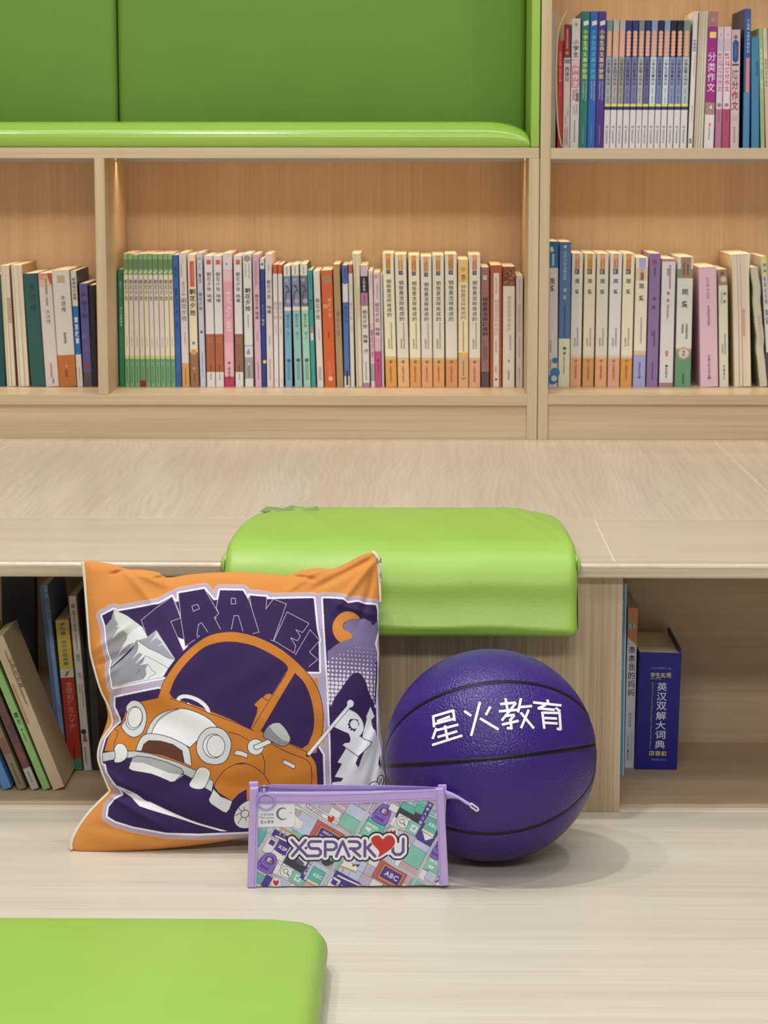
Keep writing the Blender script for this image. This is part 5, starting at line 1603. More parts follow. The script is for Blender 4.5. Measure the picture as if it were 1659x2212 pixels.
def build_pillow():
    # sewing edge of the front (and, further left, of the back) traced around the pillow
    top = fa([(112, 100), (135, 95), (250, 110), (330, 135), (400, 138), (480, 150), (505, 168), (540, 176), (650, 160), (800, 150), (900, 150), (1000, 158), (1090, 164), (1120, 165), (1190, 140), (1270, 130), (1330, 136), (1400, 108), (1480, 66), (1535, 52)])
    right = fa([(1535, 52), (1560, 90), (1566, 200), (1570, 300), (1564, 420), (1568, 560), (1564, 700), (1568, 800), (1575, 900), (1586, 1000), (1594, 1100), (1600, 1180), (1590, 1290), (1560, 1345)])
    bottom = fa([(62, 1515), (110, 1530), (300, 1522), (500, 1508), (700, 1486), (930, 1450), (1150, 1415), (1350, 1385), (1480, 1362), (1560, 1345)])
    left_f = fa([(112, 100), (122, 180), (132, 300), (142, 430), (152, 540), (176, 640), (204, 730), (238, 800), (258, 860), (256, 905), (224, 950), (198, 1000), (190, 1060), (206, 1120), (240, 1205), (244, 1228), (192, 1280), (132, 1345), (76, 1430), (54, 1490), (62, 1515)])
    left_b = fa([(104, 100), (122, 200), (132, 300), (138, 400), (145, 500), (150, 560), (164, 625), (188, 692), (212, 760), (234, 850), (218, 920), (198, 965), (188, 1000), (186, 1060), (200, 1115), (228, 1190), (238, 1240), (186, 1282), (126, 1345), (72, 1430), (50, 1490), (62, 1515)])
    NU, NV = 820, 800

    def resample(P, n, smooth=True):
        P = np.array(catmull(P, False, 8) if smooth else P)
        d = np.r_[0, np.cumsum(np.hypot(*np.diff(P, axis=0).T))]
        t = np.linspace(0, d[-1], n)
        return np.stack([np.interp(t, d, P[:, 0]), np.interp(t, d, P[:, 1])], 1)

    def coons(l, nu, nv):
        T, B, L, R = resample(top, nu), resample(bottom, nu), resample(l, nv), resample(right, nv)
        T[0] = L[0]
        B[0] = L[-1]
        s = np.linspace(0, 1, nu)[None, :, None]
        t = np.linspace(0, 1, nv)[:, None, None]
        return (1 - t) * T[None] + t * B[None] + (1 - s) * L[:, None] + s * R[:, None] - \
            ((1 - s) * (1 - t) * T[0] + s * (1 - t) * T[-1] + (1 - s) * t * B[0] + s * t * B[-1])

    # leaning plane
    y0, y1, z1 = 2.604, 2.704, 0.345
    up = Vector((0, y1 - y0, z1)).normalized()
    nrm = Vector((0, -up.z, up.y))
    p0 = Vector((0, y0, 0))
    Rm = np.array(RM)

    def to_plane(G):
        x, y = G[..., 0], G[..., 1]
        d = np.stack([(x - 829.5) / F, (1106 - y) / F, -np.ones_like(x)], -1) @ Rm.T
        n = np.array(nrm)
        k = (np.array(p0 - EYE) @ n) / (d @ n)
        return np.array(EYE) + d * k[..., None]

    def height(G, nu, nv, H):
        s = np.linspace(0, 1, nu)[None, :]
        t = np.linspace(0, 1, nv)[:, None]
        q = (4 * s * (1 - s)) * (4 * t * (1 - t))
        return H * np.clip(q, 0, 1) ** 0.42 * (0.82 + 0.18 * q)

    folds = [  # ridge (+) or valley (-): x0, y0, x1, y1, width, height in mm (pixels of the pillow front)
        (228, 1702, 300, 1722, 11, -7), (215, 1660, 262, 1690, 16, 4), (250, 1722, 330, 1770, 13, 4), (300, 1722, 420, 1775, 16, -3), (186, 1740, 240, 1712, 10, -4),
        (252, 1238, 282, 1228, 6, -4), (270, 1232, 330, 1300, 14, 2.5), (345, 1250, 372, 1246, 7, -5), (300, 1240, 350, 1262, 14, 3),
        (200, 1412, 262, 1370, 13, 3.5), (205, 1440, 268, 1416, 11, -3.5), (214, 1480, 250, 1452, 11, 3), (222, 1540, 258, 1500, 11, -4), (212, 1560, 258, 1545, 10, 3),
        (790, 1215, 706, 1262, 13, -4.5), (800, 1225, 742, 1300, 12, 3.5), (810, 1240, 786, 1320, 12, -3.5), (690, 1232, 640, 1268, 12, 3), (636, 1246, 668, 1252, 8, -4),
        (800, 1330, 742, 1312, 10, 2.5), (822, 1560, 780, 1640, 16, 3), (824, 1600, 800, 1690, 12, -3), (240, 1790, 360, 1812, 22, -2.5), (420, 1815, 540, 1800, 24, 3),
        (420, 1690, 560, 1700, 30, -2.5), (330, 1500, 470, 1560, 40, 2), (600, 1300, 760, 1400, 50, 2.2), (360, 1290, 420, 1400, 40, -2)]

    def wrinkles(G):
        w = np.zeros(G.shape[:2])
        for x0, y0_, x1, y1_, wd, am in folds:
            dx, dy = x1 - x0, y1_ - y0_
            l = math.hypot(dx, dy)
            u = ((G[..., 0] - x0) * dx + (G[..., 1] - y0_) * dy) / l
            v = ((G[..., 1] - y0_) * dx - (G[..., 0] - x0) * dy) / l
            e = np.where(u < 0, u, np.where(u > l, u - l, 0))
            w += am * 0.001 * np.exp(-(v / wd * 1.5) ** 2 - (e / (l * .35)) ** 2)
        w += 0.0012 * np.sin(G[..., 0] * 0.045 + 1.3 * np.sin(G[..., 1] * 0.03)) * np.sin(G[..., 1] * 0.037)
        return w

    n = np.array(nrm)
    G = coons(left_f, NU, NV)
    s = np.linspace(0, 1, NU)[None, :]
    t = np.linspace(0, 1, NV)[:, None]
    edge = np.clip(np.minimum(np.minimum(s, 1 - s), np.minimum(t, 1 - t)) / 0.03, 0, 1)
    V = to_plane(G) + n * (height(G, NU, NV, 0.044) + wrinkles(G) * edge)[..., None]
    V[..., 2] = np.maximum(V[..., 2], 0.0006)
    cv = paint_pillow()
    cols = cv.sample(G[..., 0], G[..., 1]).reshape(-1, 3)
    root = empty('throw_pillow', (on_z(420, 1830, 0).x, y0, 0))
    tag(root, 'square orange throw pillow printed with a purple travel picture of a car', 'pillow')
    front = print_mesh('front_cover', V.reshape(-1, 3), grid_quads(NU, NV), cols, vcol('printed_fabric', 0.85, 0.35, weave=900, spec=0.2))
    child(front, root)
    nb = 90
    Gb = coons(left_b, nb, nb)
    Vb = to_plane(Gb) - n * height(Gb, nb, nb, 0.026)[..., None] + n * 0.0
    Vb[..., 2] = np.maximum(Vb[..., 2], 0.0006)
    Vb = Vb.reshape(-1, 3)
    q = grid_quads(nb, nb, flip=True)
    # join the back to the sewing line of the front with a narrow strip down the left side
    Lf = to_plane(resample(left_f, nb))
    Lf = Lf + n * 0.0012
    base = len(Vb)
    Vb = np.r_[Vb, Lf]
    i = np.arange(nb - 1)
    strip = np.stack([i * nb, base + i, base + i + 1, (i + 1) * nb], 1)
    child(mesh_obj('back_cover', Vb, [tuple(int(a) for a in f) for f in np.r_[q, strip]], leather('orange_fabric', ORANGE, 0.85, 900, 0.2, 0.2), smooth=True), root)
    # white zip tape along the left edge and in the upper right corner
    zipm = plain((226, 216, 196), 0.6, 'zip_tape')
    Lp = resample(left_f, 160)
    W3 = to_plane(Lp) + n * 0.0022
    W3[:, 2] = np.maximum(W3[:, 2], 0.0028)
    v, f = tube_geo([Vector(p) for p in W3], 0.0021, 8)
    child(mesh_obj('zip_tape', v, f, zipm, smooth=True), root)
    teeth = Geo()
    for k in range(0, 159):
        a, b = Vector(W3[k]), Vector(W3[min(159, k + 1)])
        for q_ in (0.0, 0.5):
            p = a.lerp(b, q_) + Vector(n) * 0.0020
            v, f = box_geo(p.x - .0011, p.x + .0011, p.y - .0004, p.y + .0004, p.z - .0004, p.z + .0004)
            teeth.add(v, f, plain((240, 234, 220), 0.45, 'zip_teeth'))
    child(teeth.build('zip_teeth'), root)
    C2 = resample(fa([(1532, 53), (1546, 62), (1557, 80), (1563, 130), (1567, 200), (1570, 300)]), 30)
    W4 = to_plane(C2) + n * 0.0015
    v, f = tube_geo([Vector(p) for p in W4], 0.0022, 8)
    child(mesh_obj('zip_tape', v, f, zipm, smooth=True), root)
    met = plain((206, 200, 184), 0.28, 'zip_metal', metal=0.9)
    P = [Vector(p) for p in to_plane(np.array(fc([(1462, 70), (1470, 95), (1474, 125)]))) + n * 0.005]
    v, f = tube_geo(P, [0.0022, 0.0032, 0.0024], 10)
    sl = child(mesh_obj('zip_slider', v, f, met, smooth=True), root)
    P = [Vector(p) for p in to_plane(np.array(fc([(1472, 120), (1480, 140), (1488, 220), (1496, 312), (1488, 316), (1478, 230), (1470, 140)]))) + n * 0.007]
    v, f = tube_geo(P, 0.0008, 8, closed=True)
    mesh_obj('zip_pull', v, f, met, sl, smooth=True)


build_pillow()


# ------------------------------------------------------------------ basketball
def build_ball():
    R = 0.1215
    C = Vector((0.0836, 2.5843, R + 0.0002))

    def hit(x, y, r=R):
        d = ray(x, y).normalized()
        o = EYE - C
        b = o.dot(d)
        q = b * b - (o.dot(o) - r * r)
        if q < 0:
            return (EYE + d * (-b) - C).normalized() * r
        return o + d * (-b - math.sqrt(q))

    f3 = frame_of(800, 1370, 3.19)
    arcs = [[(110, 728), (200, 640), (350, 500), (500, 410), (700, 340), (870, 318), (1050, 320), (1200, 345), (1330, 410), (1450, 500), (1520, 590)],
            [(108, 902), (300, 902), (500, 895), (800, 862), (1000, 840), (1200, 815), (1400, 790), (1545, 772)],
            [(540, 1345), (700, 1370), (900, 1376), (1100, 1340), (1300, 1260), (1440, 1145), (1530, 1010)]]
    planes = []
    for A in arcs:
        P = np.array([hit(*p) for p in f3(A)])
        c = P.mean(0)
        _, _, vt = np.linalg.svd(P - c)
        nn = vt[2]
        off = float(nn @ c)
        planes.append((nn, off))
    nn, _ = planes[1]
    planes[1] = (nn, 0.004 if abs(planes[1][1]) > 0.006 else planes[1][1])
    # the fourth seam crosses the others, round the back
    a = np.cross(planes[1][0], np.array([0, 1.0, 0.0]))
    a /= np.linalg.norm(a)
    nb = np.cross(planes[1][0], a)
    planes.append((nb * 0.55 + a * 0.835, -0.0)) if False else None
    bm = bmesh.new()
    bmesh.ops.create_uvsphere(bm, u_segments=320, v_segments=160, radius=R)
    for v in bm.verts:
        p = np.array(v.co)
        dep = 0
        for q, off in planes:
            d = abs(p @ q - off) * (R / max(1e-6, math.sqrt(R * R - off * off)))
            if d < 0.006:
                dep = max(dep, 0.0012 * (0.5 + 0.5 * math.cos(math.pi * d / 0.006)))
        v.co *= (R - dep) / R
    me = bpy.data.meshes.new('basketball')
    bm.to_mesh(me)
    bm.free()
    for p in me.polygons:
        p.use_smooth = True
    me.materials.append(leather('purple_ball_leather', (54, 32, 118), rough=0.34, scale=500, bump=0.9, spec=0.38, distance=0.0008))
    o = bpy.data.objects.new('basketball', me)
    COL.objects.link(o)
    o.location = C
    tag(o, 'purple pebbled basketball with four white characters, resting on the platform', 'ball')
    seam_m = plain((14, 14, 24), 0.4, 'seam_rubber', spec=0.3)
    for q, off in planes:
        q = Vector(q).normalized()
        u = q.orthogonal().normalized()
        w = q.cross(u)
        rr = math.sqrt(R * R - off * off)
        V, Fc = [], []
        n = 160
        hw = 0.0025
        for i in range(n):
            t = 2 * math.pi * i / n
            p = q * off + (u * math.cos(t) + w * math.sin(t)) * rr
            tdir = q - p.normalized() * q.dot(p.normalized())
            tdir.normalize()
            for s_, l in ((-1, -0.0010), (-0.8, -0.0002), (0.8, -0.0002), (1, -0.0010)):
                x = (p + tdir * hw * s_).normalized() * (R + l - 0.0002)
                V.append(x)
        for i in range(n):
            j = (i + 1) % n
            for k in range(3):
                Fc.append((i * 4 + k, j * 4 + k, j * 4 + k + 1, i * 4 + k + 1))
        mesh_obj('seam', V, Fc, seam_m, o, smooth=True)
    # white lettering, cut strokes
    ff = frame_of(900, 1480, 4.879)
    S_ = [[(172, 330), (388, 266)], [(174, 322), (184, 444)], [(384, 258), (400, 378)], [(182, 412), (402, 352)], [(215, 382), (352, 330)],
          [(208, 452), (168, 568)], [(200, 478), (440, 416)], [(298, 424), (326, 580)], [(220, 548), (430, 486)], [(162, 632), (482, 530)],
          [(668, 176), (574, 536)], [(502, 272), (576, 326)], [(778, 226), (728, 316)], [(668, 350), (864, 468)],
          [(936, 138), (960, 272)], [(880, 200), (1046, 184)], [(866, 276), (1062, 260)], [(1048, 186), (896, 374)], [(930, 326), (1034, 312)], [(1030, 318), (980, 376)],
          [(988, 366), (1000, 462)], [(1010, 456), (950, 452)], [(898, 416), (1076, 376)], [(1100, 138), (1068, 288)], [(1088, 232), (1216, 220)], [(1182, 258), (1100, 454)], [(1096, 288), (1236, 456)],
          [(1376, 152), (1388, 190)], [(1228, 182), (1526, 214)], [(1362, 206), (1276, 248)], [(1278, 244), (1456, 260)], [(1464, 238), (1514, 278)],
          [(1324, 280), (1346, 460)], [(1322, 290), (1514, 294)], [(1506, 288), (1518, 470)], [(1524, 468), (1476, 458)], [(1346, 346), (1480, 352)], [(1350, 396), (1486, 404)]]
    for name, wd, lift, mat in (('lettering_edge', 34, 0.00022, plain((30, 26, 50), 0.5, 'letter_edge')), ('lettering', 27, 0.0004, plain((238, 240, 244), 0.4, 'letter_white'))):
        V, Fc = [], []
        for (a, b) in S_:
            dx, dy = b[0] - a[0], b[1] - a[1]
            l = math.hypot(dx, dy)
            nx, ny = -dy / l * wd / 2, dx / l * wd / 2
            ext = (wd - 27) / 2 / l
            n = 10
            base = len(V)
            for i in range(n + 1):
                t = -ext + (1 + 2 * ext) * i / n
                for s_ in (-1, 0, 1):
                    V.append(hit(*ff(a[0] + dx * t + nx * s_, a[1] + dy * t + ny * s_), r=R + lift))
            for i in range(n):
                for k in range(2):
                    q = base + i * 3 + k
                    Fc.append((q, q + 3, q + 4, q + 1))
        g = mesh_obj(name, V, Fc, mat, o, smooth=True)
        bm = bmesh.new()
        bm.from_mesh(g.data)
        for fc_ in bm.faces:
            if fc_.normal.dot(fc_.calc_center_median()) < 0:
                fc_.normal_flip()
        bm.to_mesh(g.data)
        bm.free()
        g['label'] = 'white characters' if name == 'lettering' else 'dark edge of the characters'
    # valve near the bottom
    p = hit(*f3(922, 1527))
    v, f = tube_geo([p * 0.996, p * 1.0006], 0.0022, 12)
    mesh_obj('valve', v, f, seam_m, o)


build_ball()


# ------------------------------------------------------------------ pencil pouch
def paint_pouch():
    cv = Canvas(540, 1700, 975, 1925, 4.0, (206, 208, 224))
    p3 = frame_of(520, 1680, 5.925)
    p4 = frame_of(760, 1680, 5.7207)
    K = 5.925
    A_, B_ = (.872, .490), (-.470, .883)
    MINT, LIL, SKY, PU, WH, ROSE, DK, TEAL = (130, 192, 180), (190, 178, 200), (188, 198, 228), (76, 50, 146), (226, 226, 232), (196, 168, 180), (56, 52, 74), (96, 180, 170)
    ln = (52, 46, 66)

    def tile(o, la, lb, c, line=True):
        q = [o, (o[0] + A_[0] * la, o[1] + A_[1] * la), (o[0] + A_[0] * la + B_[0] * lb, o[1] + A_[1] * la + B_[1] * lb), (o[0] + B_[0] * lb, o[1] + B_[1] * lb)]
        cv.fill(p3(q), c)
        if line:
            cv.stroke(p3(q), 0.7, ln, True)

    def loc(o, a, b):
        return (o[0] + A_[0] * a + B_[0] * b, o[1] + A_[1] * a + B_[1] * b)

    pal = [LIL, MINT, SKY, WH, ROSE, SKY, SKY, WH, WH, LIL]
    rnd = random.Random(11)
    for i in range(-10, 26):
        for j in range(-14, 24):
            o = loc((0, 0), i * 150, j * 142)
            if -500 < o[0] < 3100 and -400 < o[1] < 1700:
                tile(o, 150, 142, pal[rnd.randrange(len(pal))])
    def backpack(o, s):
        q = lambda P: p3([loc(o, a * s, b * s) for a, b in P])
        cv.fill(q(catmull([(-70, -100), (0, -135), (75, -110), (110, 0), (105, 110), (0, 140), (-100, 120), (-110, 20)], True, 5)), ln)
        cv.fill(q(catmull([(-65, -95), (0, -128), (70, -104), (103, 0), (98, 104), (0, 132), (-94, 114), (-103, 20)], True, 5)), (132, 100, 200))
        cv.fill(q(catmull([(-40, -70), (20, -95), (70, -60), (60, 0), (0, 10), (-50, -10)], True, 4)), (84, 60, 150))
        cv.fill(q([(-25, -60), (20, -70), (35, -10), (-20, -10)]), (224, 216, 200))
        cv.fill(q([(0, -40), (40, -55), (50, -8), (10, -8)]), (196, 80, 70))
        cv.fill(q([(-10, -72), (8, -76), (14, -20), (-6, -18)]), MINT)
        cv.fill(q([(-75, 30), (60, 30), (55, 100), (-70, 100)]), (96, 66, 170))
        cv.stroke(q([(-60, 45), (48, 45)]), 1.0, (186, 170, 226))
        cv.stroke(q([(-92, -40), (-96, 60)]), 1.4, (70, 50, 130))

    def icon_glass(o):
        tile(o, 185, 165, WH)
        c = loc(o, 92, 82)
        cv.fill(p3([loc(o, a, b) for a, b in catmull([(30, 25), (155, 25), (158, 140), (30, 140)], True, 6)]), (92, 120, 124))
        cv.fill(p3([loc(o, a, b) for a, b in catmull([(36, 31), (149, 31), (152, 134), (36, 134)], True, 6)]), WH)
        cv.stroke(p3(ell(c[0] - 8, c[1] - 12, 30, 30)), 1.3, ln, True)
        cv.stroke(p3([(c[0] + 8, c[1] + 14), (c[0] + 32, c[1] + 50)]), 2.2, ln)

    def heart(o, s, c):
        P = catmull([(0, 34), (-30, 4), (-32, -22), (-14, -32), (0, -16), (14, -32), (32, -22), (30, 4)], True, 4)
        cv.fill(p3([(o[0] + a * s, o[1] + b * s) for a, b in P]), c)

    def heart_tile(o):
        tile(o, 185, 165, MINT)
        c = loc(o, 92, 82)
        cv.fill(p3([loc(c, a, b) for a, b in [(-42, -42), (42, -42), (42, 42), (-42, 42)]]), WH)
        heart(c, 0.75, MINT)

    def ring_heart(c):
        for r, k in ((80, ln), (76, WH), (64, ln), (60, WH)):
            cv.fill(p3(ell(c[0], c[1], r, r)), k)
        heart(c, 1.15, (186, 40, 46))

    def abc_book(o):
        q = lambda P: p3([loc(o, a, b) for a, b in P])
        cv.fill(q([(-6, -6), (176, -6), (176, 214), (-6, 214)]), ln)
        cv.fill(q([(0, 0), (170, 0), (170, 208), (0, 208)]), TEAL)
        cv.fill(q([(0, 176), (170, 176), (170, 208), (0, 208)]), (226, 216, 176))
        cv.letters('ABC', p3(*loc(o, 34, 106)), (A_[0], A_[1]), (-B_[0], -B_[1]), 62 / K, WH, 0.03)

    def board_(o, txt):
        q = lambda P: p3([loc(o, a, b) for a, b in P])
        cv.fill(q([(-70, -40), (330, -40), (330, 230), (-70, 230)]), (186, 92, 100))
        cv.stroke(q([(-70, -40), (330, -40), (330, 230), (-70, 230)]), 0.7, ln, True)
        cv.fill(q([(-6, -6), (306, -6), (306, 206), (-6, 206)]), ln)
        cv.fill(q([(0, 0), (300, 0), (300, 200), (0, 200)]), (206, 146, 76))
        cv.fill(q([(18, 18), (282, 18), (282, 172), (18, 172)]), PU)
        for k, (s, a, b, sz) in enumerate(txt):
            cv.letters(s, p3(*loc(o, a, b)), A_, (-B_[0], -B_[1]), sz / K, WH, 0.02)

    def purple_strip(o, la, lb, s, along):
        tile(o, la, lb, PU)
        if along:
            n = len(s)
            for i, ch in enumerate(s):
                c = loc(o, la * .22, lb * (i + .78) / n)
                cv.letters(ch, p3(*c), A_, (-B_[0], -B_[1]), la * .55 / K, WH, 0.01)
        else:
            cv.letters(s, p3(*loc(o, 24, lb * .7)), A_, (-B_[0], -B_[1]), lb * .42 / K, WH, 0.03)

    # left column of motifs
    tile((225, 640), 120, 200, TEAL)
    tile((430, 640), 420, 90, PU)
    cv.stroke(p3([(450, 735), (760, 880)]), 5, ln)
    cv.stroke(p3([(450, 735), (760, 880)]), 3.6, WH)
    tile((360, 740), 130, 200, WH)
    tile((385, 775), 70, 62, PU)
    purple_strip((500, 775), 160, 150, 'XSPARK', False)
    tile((420, 900), 175, 90, WH)
    cv.stroke(p3([(440, 912), (520, 965)]), 1.6, PU)
    cv.disc(*p3(540, 975), 2.0, 2.0, PU)
    tile((260, 930), 260, 300, LIL)
    backpack((345, 1075), 1.0)
    tile((590, 985), 330, 170, DK)
    cv.fill(p3([(640, 1010), (700, 980), (820, 1080), (780, 1120)]), (84, 82, 104))
    icon_glass((545, 1080))
    heart_tile((690, 1160))
    tile((880, 1040), 90, 260, PU)
    purple_strip((880, 1030), 90, 215, '赋能人智', True)
    tile((935, 1040), 330, 280, SKY)
    cv.fill(p3([(1020, 1060), (1130, 1030), (1200, 1060), (1170, 1110), (1080, 1115)]), DK)
    cv.stroke(p3([(1165, 1090), (1125, 1150)]), 1.6, (206, 170, 80))
    abc_book((940, 1125))
    ring_heart((452, 1335))
    tile((215, 1200), 150, 130, TEAL)
    tile((330, 1230), 90, 160, PU)
    # top centre
    tile((860, 300), 620, 250, WH)
    sm = lambda a, b: loc((860, 340), a, b)
    for w, c in ((62, ln), (48, WH)):
        cv.stroke(p3([sm(10, 10), sm(430, 20)]), w / K, c)
    cv.letters('XSPARK', p3(*sm(0, 32)), A_, (-B_[0], -B_[1]), 60 / K, (150, 130, 190), 0.02, 0.03)
    heart(sm(345, 8), 1.35, (196, 52, 56))
    cv.letters('U', p3(*sm(395, 32)), A_, (-B_[0], -B_[1]), 60 / K, (150, 130, 190), 0.02)
    tile((1250, 240), 220, 150, ROSE)
    cv.letters('XSPARK', p3(1215, 340), A_, (-B_[0], -B_[1]), 40 / K, WH, 0.03)
    tile((1400, 300), 300, 200, SKY)
    tile((1330, 430), 250, 260, MINT)
    tile((1240, 580), 200, 110, ROSE)
    tile((760, 400), 260, 260, SKY)
    tile((700, 380), 90, 70, ROSE)
    # easel with paper
    cv.fill(p3([(690, 480), (800, 560), (760, 640), (620, 600)]), (232, 230, 222))
    cv.stroke(p3([(500, 620), (700, 720)]), 3.4, (196, 150, 84))
    cv.stroke(p3([(530, 640), (500, 720)]), 3.0, (196, 150, 84))
    cv.stroke(p3([(580, 660), (560, 740)]), 3.0, (196, 150, 84))
    board_((1030, 590), [('sin(x)', 60, 72, 52), ('cos', 46, 128, 46)])
    # lower centre motifs
    cv.fill(p3([(1330, 1060), (1520, 1110), (1480, 1180), (1290, 1110)]), (232, 230, 222))
    cv.fill(p3([(1410, 1060), (1440, 1100), (1430, 1130), (1480, 1110), (1500, 1140), (1540, 1090), (1460, 1100)]), (74, 60, 90))
    cv.stroke(p3([(1260, 1110), (1480, 1200)]), 3.4, (196, 150, 84))
    cv.stroke(p3([(1320, 1150), (1290, 1230)]), 3.0, (196, 150, 84))
    tile((1230, 1170), 360, 90, PU)
    cv.stroke(p3([(1250, 1240), (1540, 1380)]), 5, ln)
    cv.stroke(p3([(1250, 1240), (1540, 1380)]), 3.6, WH)
    tile((1160, 1270), 110, 120, WH)
    tile((1185, 1285), 70, 62, PU)
    purple_strip((1300, 1290), 160, 150, 'XSPARK', False)
    # right part, in the frame of the right crop
    R = lambda x, y: ((p4(x, y)[0] - 520) * K, (p4(x, y)[1] - 1680) * K)
    tile(R(330, 270), 270, 320, LIL)
    tile(R(215, 470), 250, 130, TEAL)
    backpack(R(380, 435), 0.98)
    tile(R(180, 510), 210, 190, MINT)
    cv.letters('创新能力', p4(185, 555), A_, (-B_[0], -B_[1]), 40 / K, WH, 0.02, 0.06)
    cv.fill(p4([(165, 600), (190, 585), (215, 605), (240, 610), (235, 640), (205, 655), (190, 630)]), WH)
    tile(R(490, 300), 120, 90, WH)
    tile(R(620, 310), 300, 190, DK)
    cv.fill(p4([(610, 330), (760, 370), (830, 440), (640, 400)]), (84, 82, 104))
    tile(R(640, 280), 200, 90, TEAL)
    tile(R(810, 310), 130, 100, TEAL)
    icon_glass(R(590, 425))
    heart_tile(R(730, 505))
    purple_strip(R(950, 285), 75, 310, '创新人工智', True)
    ring_heart(R(512, 670))
    tile(R(960, 440), 120, 200, WH)
    tile(R(880, 540), 260, 240, PU)
    cv.fill(p4([(865, 615), (1020, 730), (910, 765)]), WH)
    abc_book(R(960, 465))
    tile(R(660, 650), 180, 110, LIL)
    tile(R(790, 740), 220, 110, SKY)
    tile(R(740, 810), 230, 300, MINT)
    tile(R(620, 1010), 280, 110, ROSE)
    tile(R(960, 960), 200, 170, MINT)
    cv.letters('创新能力', p4(960, 1010), A_, (-B_[0], -B_[1]), 40 / K, WH, 0.02, 0.06)
    cv.fill(p4([(945, 1085), (970, 1060), (1000, 1085), (1020, 1080), (1025, 1105), (1000, 1120)]), WH)
    tile(R(880, 1110), 100, 150, WH)
    tile(R(960, 1130), 130, 120, SKY)
    backpack(R(1075, 880), 0.9)
    cv.letters('X', p4(1035, 1265), A_, (-B_[0], -B_[1]), 110 / K, ln, 0.06)
    cv.letters('X', p4(1037, 1260), A_, (-B_[0], -B_[1]), 100 / K, (170, 150, 200), 0.01)
    board_(R(410, 1050), [('ABC', 60, 126, 92)])
    # rows of triple rules both ways
    for pts in ([(690, 325), (1430, 745), (1950, 1100), (2700, 1520)], [(430, 620), (180, 1040)], [(1680, 300), (1480, 720), (1240, 1050), (1040, 1400)], [(2640, 560), (2440, 900), (2300, 1190), (2180, 1420)]):
        for w, c in ((36, ln), (32, WH), (20, ln), (17, WH), (5, ln)):
            cv.stroke(p3(pts), w / K, c)

    # card with the emblem, upper left
    card = p3([(205, 300), (696, 322), (694, 580)] + [(694 - 46 + 46 * math.cos(t), 574 + 46 * math.sin(t)) for t in (0.3, 0.6, 0.9, 1.2, 1.5)] + [(205, 622)])
    cv.stroke(card, 1.2, ln, True)
    cv.fill(card, (228, 230, 236))
    gk = (84, 80, 92)
    s = 172 / (text_line('XSPARK')[2])
    for txt, y, hh in (('XSPARK', 474, 30), ('Education', 514, 27), ('星火教育', 574, 36)):
        v, f, wd = text_line(txt, 0.01)
        for t in f:
            cv.fill(p3([(252 + v[i][0] * 172 / wd, y - v[i][1] * hh / 0.75) for i in t]), gk)
    for sg in range(18):      # crescent of flames
        t0, t1 = math.radians(55 + sg * 13.5), math.radians(55 + (sg + 1) * 13.5)
        th = 34 * math.sin(math.pi * (sg + .7) / 19)
        c0 = (548, 452)
        cv.fill(p3([(c0[0] + 66 * math.cos(t0), c0[1] + 66 * math.sin(t0)), (c0[0] + 66 * math.cos(t1), c0[1] + 66 * math.sin(t1)),
                    (c0[0] + (68 + th) * math.cos(t1 - .05), c0[1] + (68 + th) * math.sin(t1 - .05)), (c0[0] + (68 + th * .62) * math.cos(t0), c0[1] + (68 + th * .62) * math.sin(t0))]), (78, 74, 90))
    cv.disc(*p3(643, 438), 1.2, 1.2, (78, 74, 90))
    # big lettering
    L3 = [[(655, 785), (855, 990)], [(832, 785), (662, 988)], [(1025, 802), (900, 802), (872, 828), (872, 864), (902, 892), (998, 892), (1025, 920), (1025, 958), (998, 985), (872, 985)],
          [(1085, 990), (1085, 802), (1190, 802), (1228, 830), (1228, 876), (1190, 905), (1092, 905)], [(1228, 990), (1308, 800), (1392, 990)],
          [(1390, 802), (1500, 802), (1532, 830), (1532, 862), (1500, 892), (1405, 892)], [(1440, 905), (1532, 990)]]
    L4 = [[(166, 760), (166, 955)], [(258, 788), (196, 850), (292, 955)], [(512, 770), (512, 900), (545, 935), (602, 935), (640, 900), (640, 745)]]
    H4 = catmull([(332, 968), (344, 900), (262, 805), (244, 740), (290, 700), (345, 705), (388, 745), (430, 705), (492, 700), (536, 750), (530, 812), (470, 880)], True, 5)
    allp = [p3(q) for q in L3] + [p4(q) for q in L4]
    for w, c in ((24.5, (30, 26, 40)), (17, (232, 232, 240))):
        for q in allp:
            cv.stroke(q, w, c)
        cv.stroke(p4(H4), w - 8, c, True)
        cv.fill(p4(H4), c)
        cv.fill(p3([(870, 810), (1540, 810), (1540, 980), (870, 980)]), c)
        cv.fill(p4([(60, 790), (640, 790), (600, 940), (60, 940)]), c)
    for q in allp:
        for a, b in zip(q[:-1], q[1:]):
            cv.stroke([a, b], 6.4, (98, 76, 140))
    cv.fill(p3([(838, 862), (858, 886), (838, 912), (818, 886)]), (40, 36, 50))
    cv.stroke(p4(H4), 2.0, (230, 230, 238), True)
    cv.fill(p4(H4), (196, 40, 44))
    return cv


